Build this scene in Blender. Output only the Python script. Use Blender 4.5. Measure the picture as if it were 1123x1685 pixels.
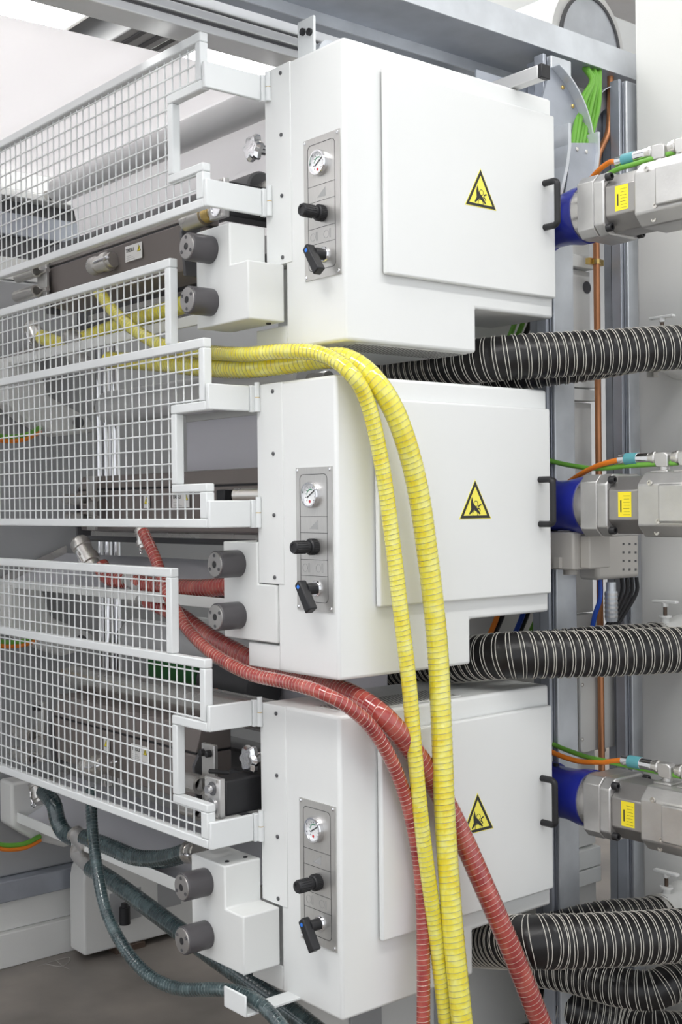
import bpy, math, random
from mathutils import Vector, Matrix
random.seed(7)
for o in list(bpy.data.objects): bpy.data.objects.remove(o)
S = bpy.context.scene
COL = S.collection

# ---------------------------------------------------------------- camera
FPX, YAW, PITCH, ROLL = 2035.17, .6939, -.0053, -.0114
CAM = Vector((-1.8394, -2.1841, 1.6033))
cF = Vector((math.sin(YAW)*math.cos(PITCH), math.cos(YAW)*math.cos(PITCH), math.sin(PITCH)))
cR0 = Vector((math.cos(YAW), -math.sin(YAW), 0)); cU0 = cR0.cross(cF)
cR = cR0*math.cos(ROLL)+cU0*math.sin(ROLL); cU = cU0*math.cos(ROLL)-cR0*math.sin(ROLL)
cd = bpy.data.cameras.new('camera'); cam = bpy.data.objects.new('camera', cd); COL.objects.link(cam)
cd.sensor_fit = 'HORIZONTAL'; cd.sensor_width = 36; cd.lens = FPX/1123*36; cd.clip_start = .05; cd.clip_end = 100
m = Matrix.Identity(4)
for i in range(3): m[i][0] = cR[i]; m[i][1] = cU[i]; m[i][2] = -cF[i]; m[i][3] = CAM[i]
cam.matrix_world = m
S.camera = cam

# ---------------------------------------------------------------- light
W = bpy.data.worlds.new('hall_air'); S.world = W; W.use_nodes = True
W.node_tree.nodes['Background'].inputs[0].default_value = (.93, .96, 1, 1)
W.node_tree.nodes['Background'].inputs[1].default_value = .95
S.view_settings.view_transform = 'Standard'; S.view_settings.look = 'None'
S.view_settings.exposure = .42; S.view_settings.gamma = 1; S.view_settings.use_curve_mapping = False

# ---------------------------------------------------------------- helpers
def at(x, y, X=None, Y=None, Z=None, D=None):
    "the place in the hall seen at (x, y) that lies on the given plane"
    r = cF+cR*((x-561.5)/FPX)-cU*((y-842.5)/FPX)
    if X is not None: t = (X-CAM.x)/r.x
    elif Y is not None: t = (Y-CAM.y)/r.y
    elif Z is not None: t = (Z-CAM.z)/r.z
    else: t = D
    return CAM+r*t

class MB:
    def __init__(s): s.v = []; s.f = []
    def add(s, vs, fs):
        n = len(s.v); s.v += [tuple(v) for v in vs]; s.f += [tuple(i+n for i in f) for f in fs]; return s
    def box(s, x0, x1, y0, y1, z0, z1):
        return s.add([(x0,y0,z0),(x1,y0,z0),(x1,y1,z0),(x0,y1,z0),(x0,y0,z1),(x1,y0,z1),(x1,y1,z1),(x0,y1,z1)],
                     [(0,3,2,1),(4,5,6,7),(0,1,5,4),(1,2,6,5),(2,3,7,6),(3,0,4,7)])
    def prism(s, poly, axis, a, b):
        "poly in the two other axes (order x,y,z), extruded along axis from a to b"
        def P(p, t): return {'x': (t, p[0], p[1]), 'y': (p[0], t, p[1]), 'z': (p[0], p[1], t)}[axis]
        n = len(poly)
        return s.add([P(p, a) for p in poly]+[P(p, b) for p in poly],
              [tuple(range(n)), tuple(range(2*n-1, n-1, -1))]+[(i, i+n, (i+1) % n+n, (i+1) % n) for i in range(n)])
    def ring(s, outer, inner, axis, a, b):
        "a flat frame between two outlines with the same number of points"
        def P(p, t): return {'x': (t, p[0], p[1]), 'y': (p[0], t, p[1]), 'z': (p[0], p[1], t)}[axis]
        n = len(outer); V = [P(p, a) for p in outer]+[P(p, a) for p in inner]+[P(p, b) for p in outer]+[P(p, b) for p in inner]
        F = []
        for i in range(n):
            j = (i+1) % n
            F += [(i, j, j+n, i+n), (i+2*n, i+3*n, j+3*n, j+2*n), (i, i+2*n, j+2*n, j), (i+n, j+n, j+3*n, i+3*n)]
        return s.add(V, F)
    def lathe(s, o, ax, prof, n=24, closed=True):
        "prof: list of (distance along ax, radius)"
        o = Vector(o); ax = Vector(ax).normalized()
        u = ax.cross(Vector((0, 0, 1)) if abs(ax.z) < .9 else Vector((1, 0, 0))).normalized(); w = ax.cross(u)
        V = []; F = []
        for t, r in prof:
            for k in range(n):
                a = 2*math.pi*k/n; V.append(o+ax*t+(u*math.cos(a)+w*math.sin(a))*r)
        for i in range(len(prof)-1):
            for k in range(n):
                l = (k+1) % n; F.append((i*n+k, i*n+l, (i+1)*n+l, (i+1)*n+k))
        if closed: F.append(tuple(range(n-1, -1, -1))); F.append(tuple(range((len(prof)-1)*n, len(prof)*n)))
        return s.add(V, F)
    def cyl(s, p0, p1, r, n=20, r1=None):
        p0 = Vector(p0); d = Vector(p1)-p0
        return s.lathe(p0, d, [(0, r), (d.length, r if r1 is None else r1)], n)
    def tube(s, pts, r, n=12, caps=True, rad=None):
        fr = frames(pts); V = []; F = []
        for i, (p, t, u, w) in enumerate(fr):
            rr = rad(i) if rad else r
            for k in range(n):
                a = 2*math.pi*k/n; V.append(p+(u*math.cos(a)+w*math.sin(a))*rr)
        for i in range(len(fr)-1):
            for k in range(n):
                l = (k+1) % n; F.append((i*n+k, i*n+l, (i+1)*n+l, (i+1)*n+k))
        if caps: F.append(tuple(range(n-1, -1, -1))); F.append(tuple(range((len(fr)-1)*n, len(fr)*n)))
        return s.add(V, F)
    def sphere(s, c, r, n=14, m_=8, sx=1, sy=1, sz=1):
        V = []; F = []
        for i in range(m_+1):
            th = math.pi*i/m_
            for k in range(n):
                a = 2*math.pi*k/n; V.append((c[0]+sx*r*math.sin(th)*math.cos(a), c[1]+sy*r*math.sin(th)*math.sin(a), c[2]+sz*r*math.cos(th)))
        for i in range(m_):
            for k in range(n):
                l = (k+1) % n; F.append((i*n+k, (i+1)*n+k, (i+1)*n+l, i*n+l))
        return s.add(V, F)
    def build(s, name, mat, parent=None, smooth=True, bevel=0, seg=2, kind=None, label=None, ang=38):
        me = bpy.data.meshes.new(name); me.from_pydata(s.v, [], s.f); me.validate(); me.update()
        import bmesh
        bm = bmesh.new(); bm.from_mesh(me); bmesh.ops.recalc_face_normals(bm, faces=bm.faces); bm.to_mesh(me); bm.free()
        me.materials.append(M[mat])
        if smooth:
            me.polygons.foreach_set('use_smooth', [True]*len(me.polygons)); me.set_sharp_from_angle(angle=math.radians(ang))
        o = bpy.data.objects.new(name, me); COL.objects.link(o)
        if parent: o.parent = parent
        if bevel:
            b = o.modifiers.new('edge', 'BEVEL'); b.width = bevel; b.segments = seg; b.limit_method = 'ANGLE'; b.angle_limit = math.radians(40)
        if kind: o['kind'] = kind
        if label: o['label'] = label
        return o

def frames(pts):
    P = [Vector(p) for p in pts]; out = []; u = None
    for i, p in enumerate(P):
        t = (P[min(i+1, len(P)-1)]-P[max(i-1, 0)]).normalized()
        if u is None: u = t.cross(Vector((0, 0, 1)) if abs(t.z) < .9 else Vector((1, 0, 0))).normalized()
        else: u = (u-t*u.dot(t)).normalized()
        out.append((p, t, u, t.cross(u)))
    return out

def curve(ctrl, step=.012):
    "centripetal-ish Catmull-Rom through the control points, resampled at even steps"
    P = [Vector(p) for p in ctrl]; P = [P[0]*2-P[1]]+P+[P[-1]*2-P[-2]]; fine = []
    for i in range(1, len(P)-2):
        a, b, c, d = P[i-1:i+3]
        for k in range(40):
            t = k/40; fine.append(.5*((2*b)+(c-a)*t+(2*a-5*b+4*c-d)*t*t+(3*b-a-3*c+d)*t**3))
    fine.append(P[-2]); L = [0]
    for i in range(1, len(fine)): L.append(L[-1]+(fine[i]-fine[i-1]).length)
    n = max(4, int(L[-1]/step)); out = []; j = 0
    for k in range(n+1):
        s = L[-1]*k/n
        while j < len(L)-2 and L[j+1] < s: j += 1
        f = (s-L[j])/max(1e-9, L[j+1]-L[j]); out.append(fine[j].lerp(fine[j+1], f))
    return out

def helix(mb, path, r, pitch, wire, per=14, phase=0, n=4):
    fr = frames(path); L = [0]
    for i in range(1, len(path)): L.append(L[-1]+(path[i]-path[i-1]).length)
    N = int(L[-1]/pitch*per); pts = []; j = 0
    for k in range(N+1):
        s = L[-1]*k/N
        while j < len(L)-2 and L[j+1] < s: j += 1
        f = (s-L[j])/(L[j+1]-L[j]); p = fr[j][0].lerp(fr[j+1][0], f); u = fr[j][2].lerp(fr[j+1][2], f).normalized(); w = fr[j][3].lerp(fr[j+1][3], f).normalized()
        a = 2*math.pi*k/per+phase; pts.append(p+(u*math.cos(a)+w*math.sin(a))*r)
    mb.tube(pts, wire, n)

def thing(name, label, cat, loc=(0, 0, 0), group=None, rot=(0, 0, 0)):
    o = bpy.data.objects.new(name, None); COL.objects.link(o); o.location = loc; o.rotation_euler = rot; o.empty_display_size = .05
    return tag(o, label, cat, group)
def tag(o, label, cat, group=None):
    o['label'] = label; o['category'] = cat
    if group: o['group'] = group
    return o
def struct(o): o['kind'] = 'structure'; return o
def copy_tree(o, parent=None):
    c = o.copy(); COL.objects.link(c); c.parent = parent
    for ch in [x for x in bpy.data.objects if x.parent == o]: copy_tree(ch, c)
    return c

def rrect(x0, x1, y0, y1, r, n=5):
    out = []
    for cx, cy, a0 in ((x1-r, y1-r, 0), (x0+r, y1-r, 90), (x0+r, y0+r, 180), (x1-r, y0+r, 270)):
        for k in range(n+1):
            a = math.radians(a0+90*k/n); out.append((cx+r*math.cos(a), cy+r*math.sin(a)))
    return out

def text(name, s, size, origin, right, up, mat, parent, depth=.0004):
    cu = bpy.data.curves.new(name, 'FONT'); cu.body = s; cu.size = size; cu.extrude = depth; cu.resolution_u = 3
    t = bpy.data.objects.new('t', cu); COL.objects.link(t)
    me = bpy.data.meshes.new_from_object(t); bpy.data.objects.remove(t); bpy.data.curves.remove(cu)
    R = Vector(right).normalized(); U = Vector(up).normalized(); N = R.cross(U)
    mm = Matrix.Identity(4)
    for i in range(3): mm[i][0] = R[i]; mm[i][1] = U[i]; mm[i][2] = N[i]; mm[i][3] = origin[i]
    me.transform(mm); me.name = name; me.materials.clear(); me.materials.append(M[mat])
    o = bpy.data.objects.new(name, me); COL.objects.link(o); o.parent = parent
    return o

# ---------------------------------------------------------------- materials
M = {}
def mat(name, col, rough=.5, metal=0, coat=0, bump=0, bscale=200, var=0, vscale=6, spec=.5, trans=0, ior=1.45, emit=0, col2=None, stretch=None, alpha=1, rvar=0):
    m_ = bpy.data.materials.new(name); m_.use_nodes = True; nt = m_.node_tree; b = nt.nodes['Principled BSDF']
    b.inputs['Base Color'].default_value = (*col, 1); b.inputs['Roughness'].default_value = rough; b.inputs['Metallic'].default_value = metal
    b.inputs['Coat Weight'].default_value = coat; b.inputs['Coat Roughness'].default_value = .06
    b.inputs['Specular IOR Level'].default_value = spec; b.inputs['Transmission Weight'].default_value = trans; b.inputs['IOR'].default_value = ior
    b.inputs['Alpha'].default_value = alpha
    if emit: b.inputs['Emission Color'].default_value = (*col, 1); b.inputs['Emission Strength'].default_value = emit
    if bump or var or rvar:
        tc = nt.nodes.new('ShaderNodeTexCoord'); mp = nt.nodes.new('ShaderNodeMapping'); nt.links.new(tc.outputs['Object'], mp.inputs[0])
        if stretch: mp.inputs['Scale'].default_value = stretch
    if var or rvar:
        nz = nt.nodes.new('ShaderNodeTexNoise'); nz.inputs['Scale'].default_value = vscale; nz.inputs['Detail'].default_value = 5; nt.links.new(mp.outputs[0], nz.inputs[0])
        if var:
            c2 = col2 or tuple(max(0, c*(1-var)) for c in col)
            rp = nt.nodes.new('ShaderNodeValToRGB'); rp.color_ramp.elements[0].color = (*c2, 1); rp.color_ramp.elements[1].color = (*col, 1)
            rp.color_ramp.elements[0].position = .35; rp.color_ramp.elements[1].position = .65
            nt.links.new(nz.outputs[0], rp.inputs[0]); nt.links.new(rp.outputs[0], b.inputs['Base Color'])
        if rvar:
            mr = nt.nodes.new('ShaderNodeMapRange'); mr.inputs['To Min'].default_value = max(0, rough-rvar); mr.inputs['To Max'].default_value = rough+rvar
            nt.links.new(nz.outputs[0], mr.inputs[0]); nt.links.new(mr.outputs[0], b.inputs['Roughness'])
    if bump:
        n2 = nt.nodes.new('ShaderNodeTexNoise'); n2.inputs['Scale'].default_value = bscale; n2.inputs['Detail'].default_value = 3; nt.links.new(mp.outputs[0], n2.inputs[0])
        bp = nt.nodes.new('ShaderNodeBump'); bp.inputs['Strength'].default_value = bump; bp.inputs['Distance'].default_value = .002
        nt.links.new(n2.outputs[0], bp.inputs['Height']); nt.links.new(bp.outputs[0], b.inputs['Normal'])
    M[name] = m_; return m_
mat('white', (.80, .81, .80), .38, bump=.06, bscale=500, var=.02, vscale=3)
mat('offwhite', (.76, .77, .755), .36, bump=.06, bscale=500, var=.03, vscale=3)
mat('guardwhite', (.78, .80, .80), .35)
mat('panelgrey', (.70, .70, .68), .5, bump=.1, bscale=300, var=.04, vscale=2)
mat('machgrey', (.36, .365, .37), .5, bump=.08, bscale=300, var=.06, vscale=3)
mat('darkgrey', (.10, .10, .105), .45, var=.1)
mat('taupe', (.19, .165, .155), .42, bump=.05, var=.06, vscale=5)
mat('black', (.018, .018, .02), .45)
mat('blackgloss', (.02, .02, .022), .25)
mat('spindle', (.085, .08, .085), .33, var=.08, vscale=20)
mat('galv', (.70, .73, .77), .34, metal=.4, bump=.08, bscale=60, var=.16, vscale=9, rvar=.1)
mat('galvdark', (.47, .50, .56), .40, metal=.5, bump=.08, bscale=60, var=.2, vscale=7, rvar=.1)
mat('steel', (.66, .64, .61), .27, metal=.9, rvar=.05, vscale=4)
mat('brushed', (.60, .59, .57), .38, metal=.75, stretch=(1, 14, 1), var=.07, vscale=40)
mat('chrome', (.82, .82, .84), .1, metal=1)
mat('alu', (.62, .61, .60), .42, metal=.85, bump=.15, bscale=120, var=.12, vscale=12, rvar=.1)
mat('alubody', (.40, .385, .375), .4, metal=.8, bump=.06, bscale=120, var=.1, vscale=12, rvar=.08)
mat('aluprofile', (.72, .72, .72), .35, metal=.6, var=.05)
mat('blue', (.012, .022, .30), .3, coat=.3, var=.15, vscale=8)
mat('teal', (.10, .33, .37), .4)
mat('yellow', (.95, .78, .03), .45)
mat('stickyellow', (.95, .86, .12), .4)
mat('ink', (.03, .03, .03), .5)
mat('greyink', (.38, .38, .38), .5)
mat('paper', (.80, .79, .77), .45)
mat('red', (.6, .03, .04), .4)
mat('dialwhite', (.86, .87, .88), .3, coat=.6)
mat('greenink', (.08, .28, .16), .5)
mat('bluedot', (.03, .20, .75), .35)
mat('orange', (.80, .22, .02), .42)
mat('green', (.15, .39, .05), .4)
mat('bluehose', (.02, .08, .45), .35)
mat('copper', (.60, .27, .13), .38, metal=.7, stretch=(1, 1, .3), var=.35, vscale=10)
mat('brownmetal', (.16, .115, .09), .45, metal=.6, var=.2)
mat('brass', (.65, .47, .18), .3, metal=1)
mat('floor', (.30, .265, .235), .36, bump=.12, bscale=18, var=.45, vscale=2.2, col2=(.145, .13, .118), rvar=.14)
mat('chalk', (.34, .32, .30), .8)
mat('wall', (.66, .67, .68), .7, var=.05)
mat('ceiling', (.80, .80, .80), .7, var=.04)
mat('lamp', (1, .99, .97), .5, emit=9)
def filmmat():
    m_ = bpy.data.materials.new('film'); m_.use_nodes = True; nt = m_.node_tree; b = nt.nodes['Principled BSDF']; out = nt.nodes['Material Output']
    b.inputs['Base Color'].default_value = (.86, .85, .86, 1); b.inputs['Roughness'].default_value = .25
    tr = nt.nodes.new('ShaderNodeBsdfTranslucent'); tr.inputs[0].default_value = (.92, .91, .92, 1)
    mx = nt.nodes.new('ShaderNodeMixShader'); mx.inputs[0].default_value = .6
    nt.links.new(b.outputs[0], mx.inputs[1]); nt.links.new(tr.outputs[0], mx.inputs[2]); nt.links.new(mx.outputs[0], out.inputs[0]); M['film'] = m_
filmmat()
mat('roller', (.62, .62, .62), .3, var=.04)
mat('duct', (.011, .010, .011), .36, bump=.35, bscale=45, var=.3, vscale=30, rvar=.1)
mat('cord', (.66, .64, .58), .5)
mat('whiteplastic', (.82, .82, .80), .4)
mat('greybox', (.47, .45, .42), .5, bump=.05)
mat('darkgreen', (.025, .15, .035), .4)
mat('panpale', (.66, .66, .70), .3, metal=.35)  # pale base colour carries the white reflection in the stainless pan
mat('palesheet', (.74, .73, .78), .35)
def hosemat(name, c1, c2, c3, scale, rough=.13):
    m_ = mat(name, c1, rough, coat=.9, bump=.07, bscale=60); nt = m_.node_tree; b = nt.nodes['Principled BSDF']
    tc = nt.nodes.new('ShaderNodeTexCoord'); nz = nt.nodes.new('ShaderNodeTexNoise'); nz.inputs['Scale'].default_value = scale; nz.inputs['Detail'].default_value = 4
    nt.links.new(tc.outputs['Object'], nz.inputs[0]); rp = nt.nodes.new('ShaderNodeValToRGB'); e = rp.color_ramp.elements
    e[0].position = .33; e[0].color = (*c2, 1); e[1].position = .68; e[1].color = (*c3, 1); x = e.new(.5); x.color = (*c1, 1)
    nt.links.new(nz.outputs[0], rp.inputs[0]); nt.links.new(rp.outputs[0], b.inputs['Base Color'])
    b.inputs['Subsurface Weight'].default_value = .0
hosemat('hoseyellow', (.80, .72, .075), (.79, .64, .03), (.82, .78, .20), 34, .1)
hosemat('hosered', (.36, .05, .04), (.27, .026, .028), (.46, .10, .075), 26)
hosemat('hosegreen', (.030, .055, .060), (.015, .03, .035), (.075, .115, .12), 22, .11)
mat('wirelight', (.62, .45, .38), .35, metal=.3)
mat('wiregrey', (.40, .38, .24), .35, metal=.3)
mat('wiredark', (.15, .19, .19), .3, metal=.5)

UNIT = [(0, 0, 1.985), (-.0443, -.0122, 1.2027), (-.039, -.004, .4198)]
ORD = ['top', 'middle', 'bottom']

# ================================================================ the hall
struct(MB().box(-7, 9, -5, 14, -.1, 0).build('floor', 'floor', smooth=False))
struct(MB().box(-7, 9, -5, 14, 5.2, 5.3).build('ceiling', 'ceiling', smooth=False))
struct(MB().box(-7, 9, 13.9, 14, 0, 5.2).build('wall_back', 'wall', smooth=False))
struct(MB().box(8.9, 9, -5, 13.9, 0, 5.2).build('wall_right', 'wall', smooth=False))

# ================================================================ drive cabinets
CW, CN, CNH, CH = .7265, .4296, .1125, .70
def screw(mb, o, ax, r=.0045, h=.003): mb.lathe(o, ax, [(0, r), (h*.6, r), (h, r*.6)], 10)
def make_cabinet():
    t = thing('drive_cabinet', 'x', 'cabinet', UNIT[0], 'white drive cabinets stacked one above the other')
    b = MB().prism([(0, 0), (CN, 0), (CN, CNH), (CW, CNH), (CW, CH), (0, CH)], 'y', 0, .229)
    b.build('body', 'white', t, bevel=.008, seg=3)
    b = MB().box(.004, CN-.002, .2292, .359, .002, .062).box(.03, CN-.002, .2292, .303, .0621, .21).box(.004, CW-.002, .2292, .3025, .2105, CH-.002)
    b.build('rear_body', 'white', t, bevel=.003)
    MB().box(-.0025, .0035, .2, .303, .212, .699).build('cover_strip', 'white', t, bevel=.0015)
    for z in (.679, .528, .379, .228): s = MB(); screw(s, (-.0025, .236, z), (-1, 0, 0), .005, .004); s.build('screw', 'darkgrey', t)
    # door
    d = MB().box(.1101, .7165, -.0197, -.004, .1628, .6486).build('door', 'white', t, bevel=.005, seg=3)
    MB().box(.116, .708, -.004, .0, .169, .642).build('door_gap_shade', 'darkgrey', d)  # dark slab in the gap behind the door, its shade put into colour
    hp = [(.672, -.018, .462), (.672, -.052, .462)]+[(.672, -.052-.012*math.sin(a), .45+.012*math.cos(a)) for a in (.5, 1.07, 1.57)]
    hp += [(p[0], p[1], .808-p[2]) for p in hp[::-1]]
    hb = MB(); fr = curve(hp, .006); hb.tube(fr, .0085, 10); hb.build('handle', 'black', d)
    # warning sticker on the door
    def tri(c, R): return [(c[0]+R*math.cos(a), c[1]+R*math.sin(a)) for a in (math.pi/2, math.pi*7/6, math.pi*11/6)]
    c = (.430, .396)
    st = MB().prism(tri(c, .0655), 'y', -.0204, -.0197).build('warning_sticker', 'stickyellow', t, smooth=False, label='yellow triangular hand-in-rollers warning sticker')
    MB().ring(tri(c, .062), tri(c, .0485), 'y', -.0209, -.0204).build('border', 'ink', st, smooth=False)
    pk = MB()
    def pp(l): pk.prism([(c[0]+x, c[1]+z) for x, z in l], 'y', -.0209, -.0204)
    pp([(-.012, .022), (-.007, .006), (.004, -.004), (-.004, -.010), (-.014, -.018), (-.021, -.022), (-.022, -.019), (-.015, -.008), (-.016, .008)])
    pp([(.004, -.004), (.012, -.012), (.018, -.020), (.015, -.022), (.006, -.015), (-.004, -.010)])
    pp([(.010, -.001), (.015, .003), (.021, .004), (.021, .001), (.016, -.0005), (.011, -.004)])
    pp([(.006, -.006), (.013, -.005), (.018, -.010), (.018, -.014), (.016, -.014), (.015, -.010), (.011, -.008)])
    for (x, z, R) in ((-.001, -.021, .0095), (.002, .005, .0078)):
        o_ = [(c[0]+x+R*math.cos(k*math.pi/10), c[1]+z+R*math.sin(k*math.pi/10)) for k in range(20)]
        i_ = [(c[0]+x+(R-.0014)*math.cos(k*math.pi/10), c[1]+z+(R-.0014)*math.sin(k*math.pi/10)) for k in range(20)]
        pk.ring(o_, i_, 'y', -.0209, -.0204)
    pk.build('pictogram', 'ink', st, smooth=False)
    # control panel (normal -x; drawn in y, z)
    pl = MB().box(-.003, 0, .0135, .1485, .1555, .4905).build('control_plate', 'brushed', t, label='brushed steel control plate')
    en = MB(); o_ = rrect(.0312, .1335, .1755, .4745, .012); i_ = rrect(.0324, .1323, .1767, .4733, .011)
    en.ring(o_, i_, 'x', -.0034, -.003)
    for z in (.3755, .3373, .2747, .2371): en.box(-.0034, -.003, .032, .133, z-.0005, z+.0005)
    en.build('engraved_frame', 'ink', pl, smooth=False)
    for y in (.0215, .1425):
        for z in (.163, .484): s = MB(); screw(s, (-.003, y, z), (-1, 0, 0), .0042, .0025); s.build('screw', 'chrome', pl)
    sy = MB().prism([(.098, .3465), (.0675, .3455), (.0675, .367)], 'x', -.0034, -.003).build('ramp_symbol', 'greyink', pl, smooth=False)
    for y in (.112, .062):
        s = MB(); R = .0095
        s.ring([(y+.004+R*math.cos(k*math.pi/8), .2555+R*math.sin(k*math.pi/8)) for k in range(16)], [(y+.004+.0086*math.cos(k*math.pi/8), .2555+.0086*math.sin(k*math.pi/8)) for k in range(16)], 'x', -.0034, -.003)
        s.ring(rrect(y-.013, y-.008, .245, .267, .002, 2), rrect(y-.0122, y-.0088, .2458, .2662, .0014, 2), 'x', -.0034, -.003)
        s.build('roller_symbol', 'greyink', pl, smooth=False)
    g = MB().lathe((-.003, .0855, .426), (-1, 0, 0), [(0, .0305), (.010, .0305), (.013, .029), (.013, .0255), (.006, .0245), (.006, .001)], 32).build('pressure_gauge', 'chrome', t)
    MB().lathe((-.009, .0855, .426), (-1, 0, 0), [(0, .0245), (.0006, .0245)], 32).build('dial', 'dialwhite', g)
    s = MB()
    for k in range(11):
        a = math.radians(225-27*k); ca, sa = math.cos(a), math.sin(a)
        y0, z0, y1, z1 = -.016*ca, .016*sa, -.0195*ca, .0195*sa; nx, nz = .0006*sa, .0006*ca
        s.prism([(.0855+y0-nx, .426+z0-nz), (.0855+y1-nx, .426+z1-nz), (.0855+y1+nx, .426+z1+nz), (.0855+y0+nx, .426+z0+nz)], 'x', -.0101, -.0096)
    s.build('scale_marks', 'ink', g, smooth=False)
    arc = [math.radians(60+9*k) for k in range(14)]
    s = MB()
    for a0, a1 in zip(arc, arc[1:]):
        s.prism([(.0855+R*-math.cos(a) if False else .0855-R*math.cos(a), .426+R*math.sin(a)) for R, a in ((.0115, a0), (.014, a0), (.014, a1), (.0115, a1))], 'x', -.0101, -.0096)
    s.build('green_arc', 'greenink', g, smooth=False)
    MB().prism([(.097, .4185), (.0985, .4205), (.071, .4365), (.07, .4345)], 'x', -.0108, -.0103).build('needle', 'ink', g, smooth=False)
    MB().lathe((-.0096, .0875, .4105), (-1, 0, 0), [(0, .0035), (.0006, .0035)], 10).build('red_mark', 'red', g)
    # regulator knob
    kb = MB().lathe((-.003, .077, .3055), (-1, 0, 0), [(0, .018), (.004, .0185), (.018, .0185), (.021, .016), (.021, .013)], 28).build('regulator_collar', 'black', t)
    k2 = MB().lathe((-.022, .077, .3055), (-1, 0, 0), [(0, .0135), (.010, .0145), (.042, .0150), (.046, .0135), (.046, .009), (.044, .008)], 24).build('knob', 'black', kb)
    s = MB()
    for k in range(18):
        a = 2*math.pi*k/18; y, z = .077+.0148*math.cos(a), .3055+.0148*math.sin(a); s.cyl((-.034, y, z), (-.064, y, z), .0011, 6)
    s.build('grip_ribs', 'blackgloss', kb)
    s = MB()
    for k in range(30):
        a = 2*math.pi*k/30; y, z = .077+.0185*math.cos(a), .3055+.0185*math.sin(a); s.cyl((-.006, y, z), (-.02, y, z), .0011, 6)
    s.build('collar_ribs', 'black', kb)
    # selector switch
    sb = MB().lathe((-.003, .074, .2085), (-1, 0, 0), [(0, .019), (.004, .0185), (.006, .0165)], 28).build('selector_base', 'chrome', t)
    MB().lathe((-.009, .074, .2085), (-1, 0, 0), [(0, .0135), (.018, .0135), (.026, .0125)], 24).build('selector_hub', 'black', sb)
    lv = MB(); a = math.radians(-58); dy, dz = math.cos(a), math.sin(a)   # lever runs down towards the corner
    def lp(s_, w): return (.079-s_*.55+w*.84, .2105-s_*.84-w*.55)
    lv.prism([lp(-.018, -.006), lp(-.014, .011), lp(.060, .012), lp(.060, -.012), lp(-.014, -.011)], 'x', -.052, -.030)
    lv.build('selector_lever', 'black', sb, bevel=.003)
    q = lp(-.004, 0); MB().lathe((-.052, q[0], q[1]), (-1, 0, 0), [(0, .0048), (.0008, .0045)], 14).build('blue_dot', 'bluedot', sb)
    # vents under and on top
    for nm, z, s_ in (('top_vent', CH, 1), ('bottom_vent', 0, -1)):
        MB().box(.05, .42, .025, .15, *sorted((z, z+.0015*s_))).build(nm, 'panelgrey', t)
        h = MB()
        for i in range(34):
            for j in range(11):
                h.lathe((.06+i*.0105+(j % 2)*.005, .035+j*.0105, z+.0015*s_), (0, 0, s_), [(0, .0033), (.0003, .0033)], 6)
        h.build('vent_perforation', 'black', t, smooth=False, kind='stuff')
    return t
cab = make_cabinet()
cabs = [cab]+[copy_tree(cab) for _ in range(2)]
for i, c in enumerate(cabs):
    c.location = UNIT[i]
    c['label'] = ['topmost white drive cabinet, nothing hanging in front of its door', 'middle white drive cabinet with two yellow hoses hanging across its door', 'lowest white drive cabinet with red and yellow hoses hanging across its door'][i]

# ================================================================ spindle housings
def make_housing():
    t = thing('spindle_housing', 'x', 'machine housing', UNIT[0], 'white spindle housings beside the cabinets')
    b = MB().prism([(.2295, .068), (.455, .068), (.455, .3125), (.306, .3125), (.306, .209), (.2295, .209)], 'x', -.112, -.0035)
    b.build('cover', 'offwhite', t, bevel=.004, seg=3)
    for y, z in ((.35, .3125), (.35, .3125)): pass
    for x in (-.085, -.03): s = MB(); screw(s, (x, .335, .3125), (0, 0, 1), .006, .003); s.build('screw', 'black', t)
    s = MB(); screw(s, (-.03, .26, .068), (0, 0, -1), .007, .005); s.build('screw', 'black', t)
    for z, rot in ((.2575, 0), (.127, 180)):
        sp = MB().lathe((-.1122, .387, z), (-1, 0, 0), [(0, .0335), (.003, .0345), (.068, .0345), (.0705, .0325)], 36).build('spindle', 'spindle', t)
        MB().lathe((-.1826, .387, z), (-1, 0, 0), [(0, .031), (.0025, .030), (.003, .009), (.0012, .0085)], 32).build('end_cap', 'alubody', sp)
        MB().lathe((-.184, .387, z), (-1, 0, 0), [(0, .0082), (.0018, .0082)], 18).build('bore', 'black', sp)
        for k in range(3):
            a = math.radians(90+120*k+rot*.33); y, zz = .387+.0225*math.cos(a), z+.0225*math.sin(a)
            MB().lathe((-.1852, y, zz), (-1, 0, 0), [(0, .0045), (.0012, .0045), (.0012, .0028), (.0002, .0025)], 12).build('cap_screw', 'darkgrey', sp)
    return t
h0 = make_housing(); hs = [h0]+[copy_tree(h0) for _ in range(2)]
for i, h in enumerate(hs):
    h.location = (UNIT[i][0]+(.108 if i == 1 else 0), UNIT[i][1], UNIT[i][2])
    h['label'] = ['spindle housing with two dark round knobs left of the topmost cabinet', 'spindle housing with two dark round knobs, pushed back flush with the middle cabinet', 'spindle housing with two dark round knobs left of the lowest cabinet, above the floor'][i]

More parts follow.
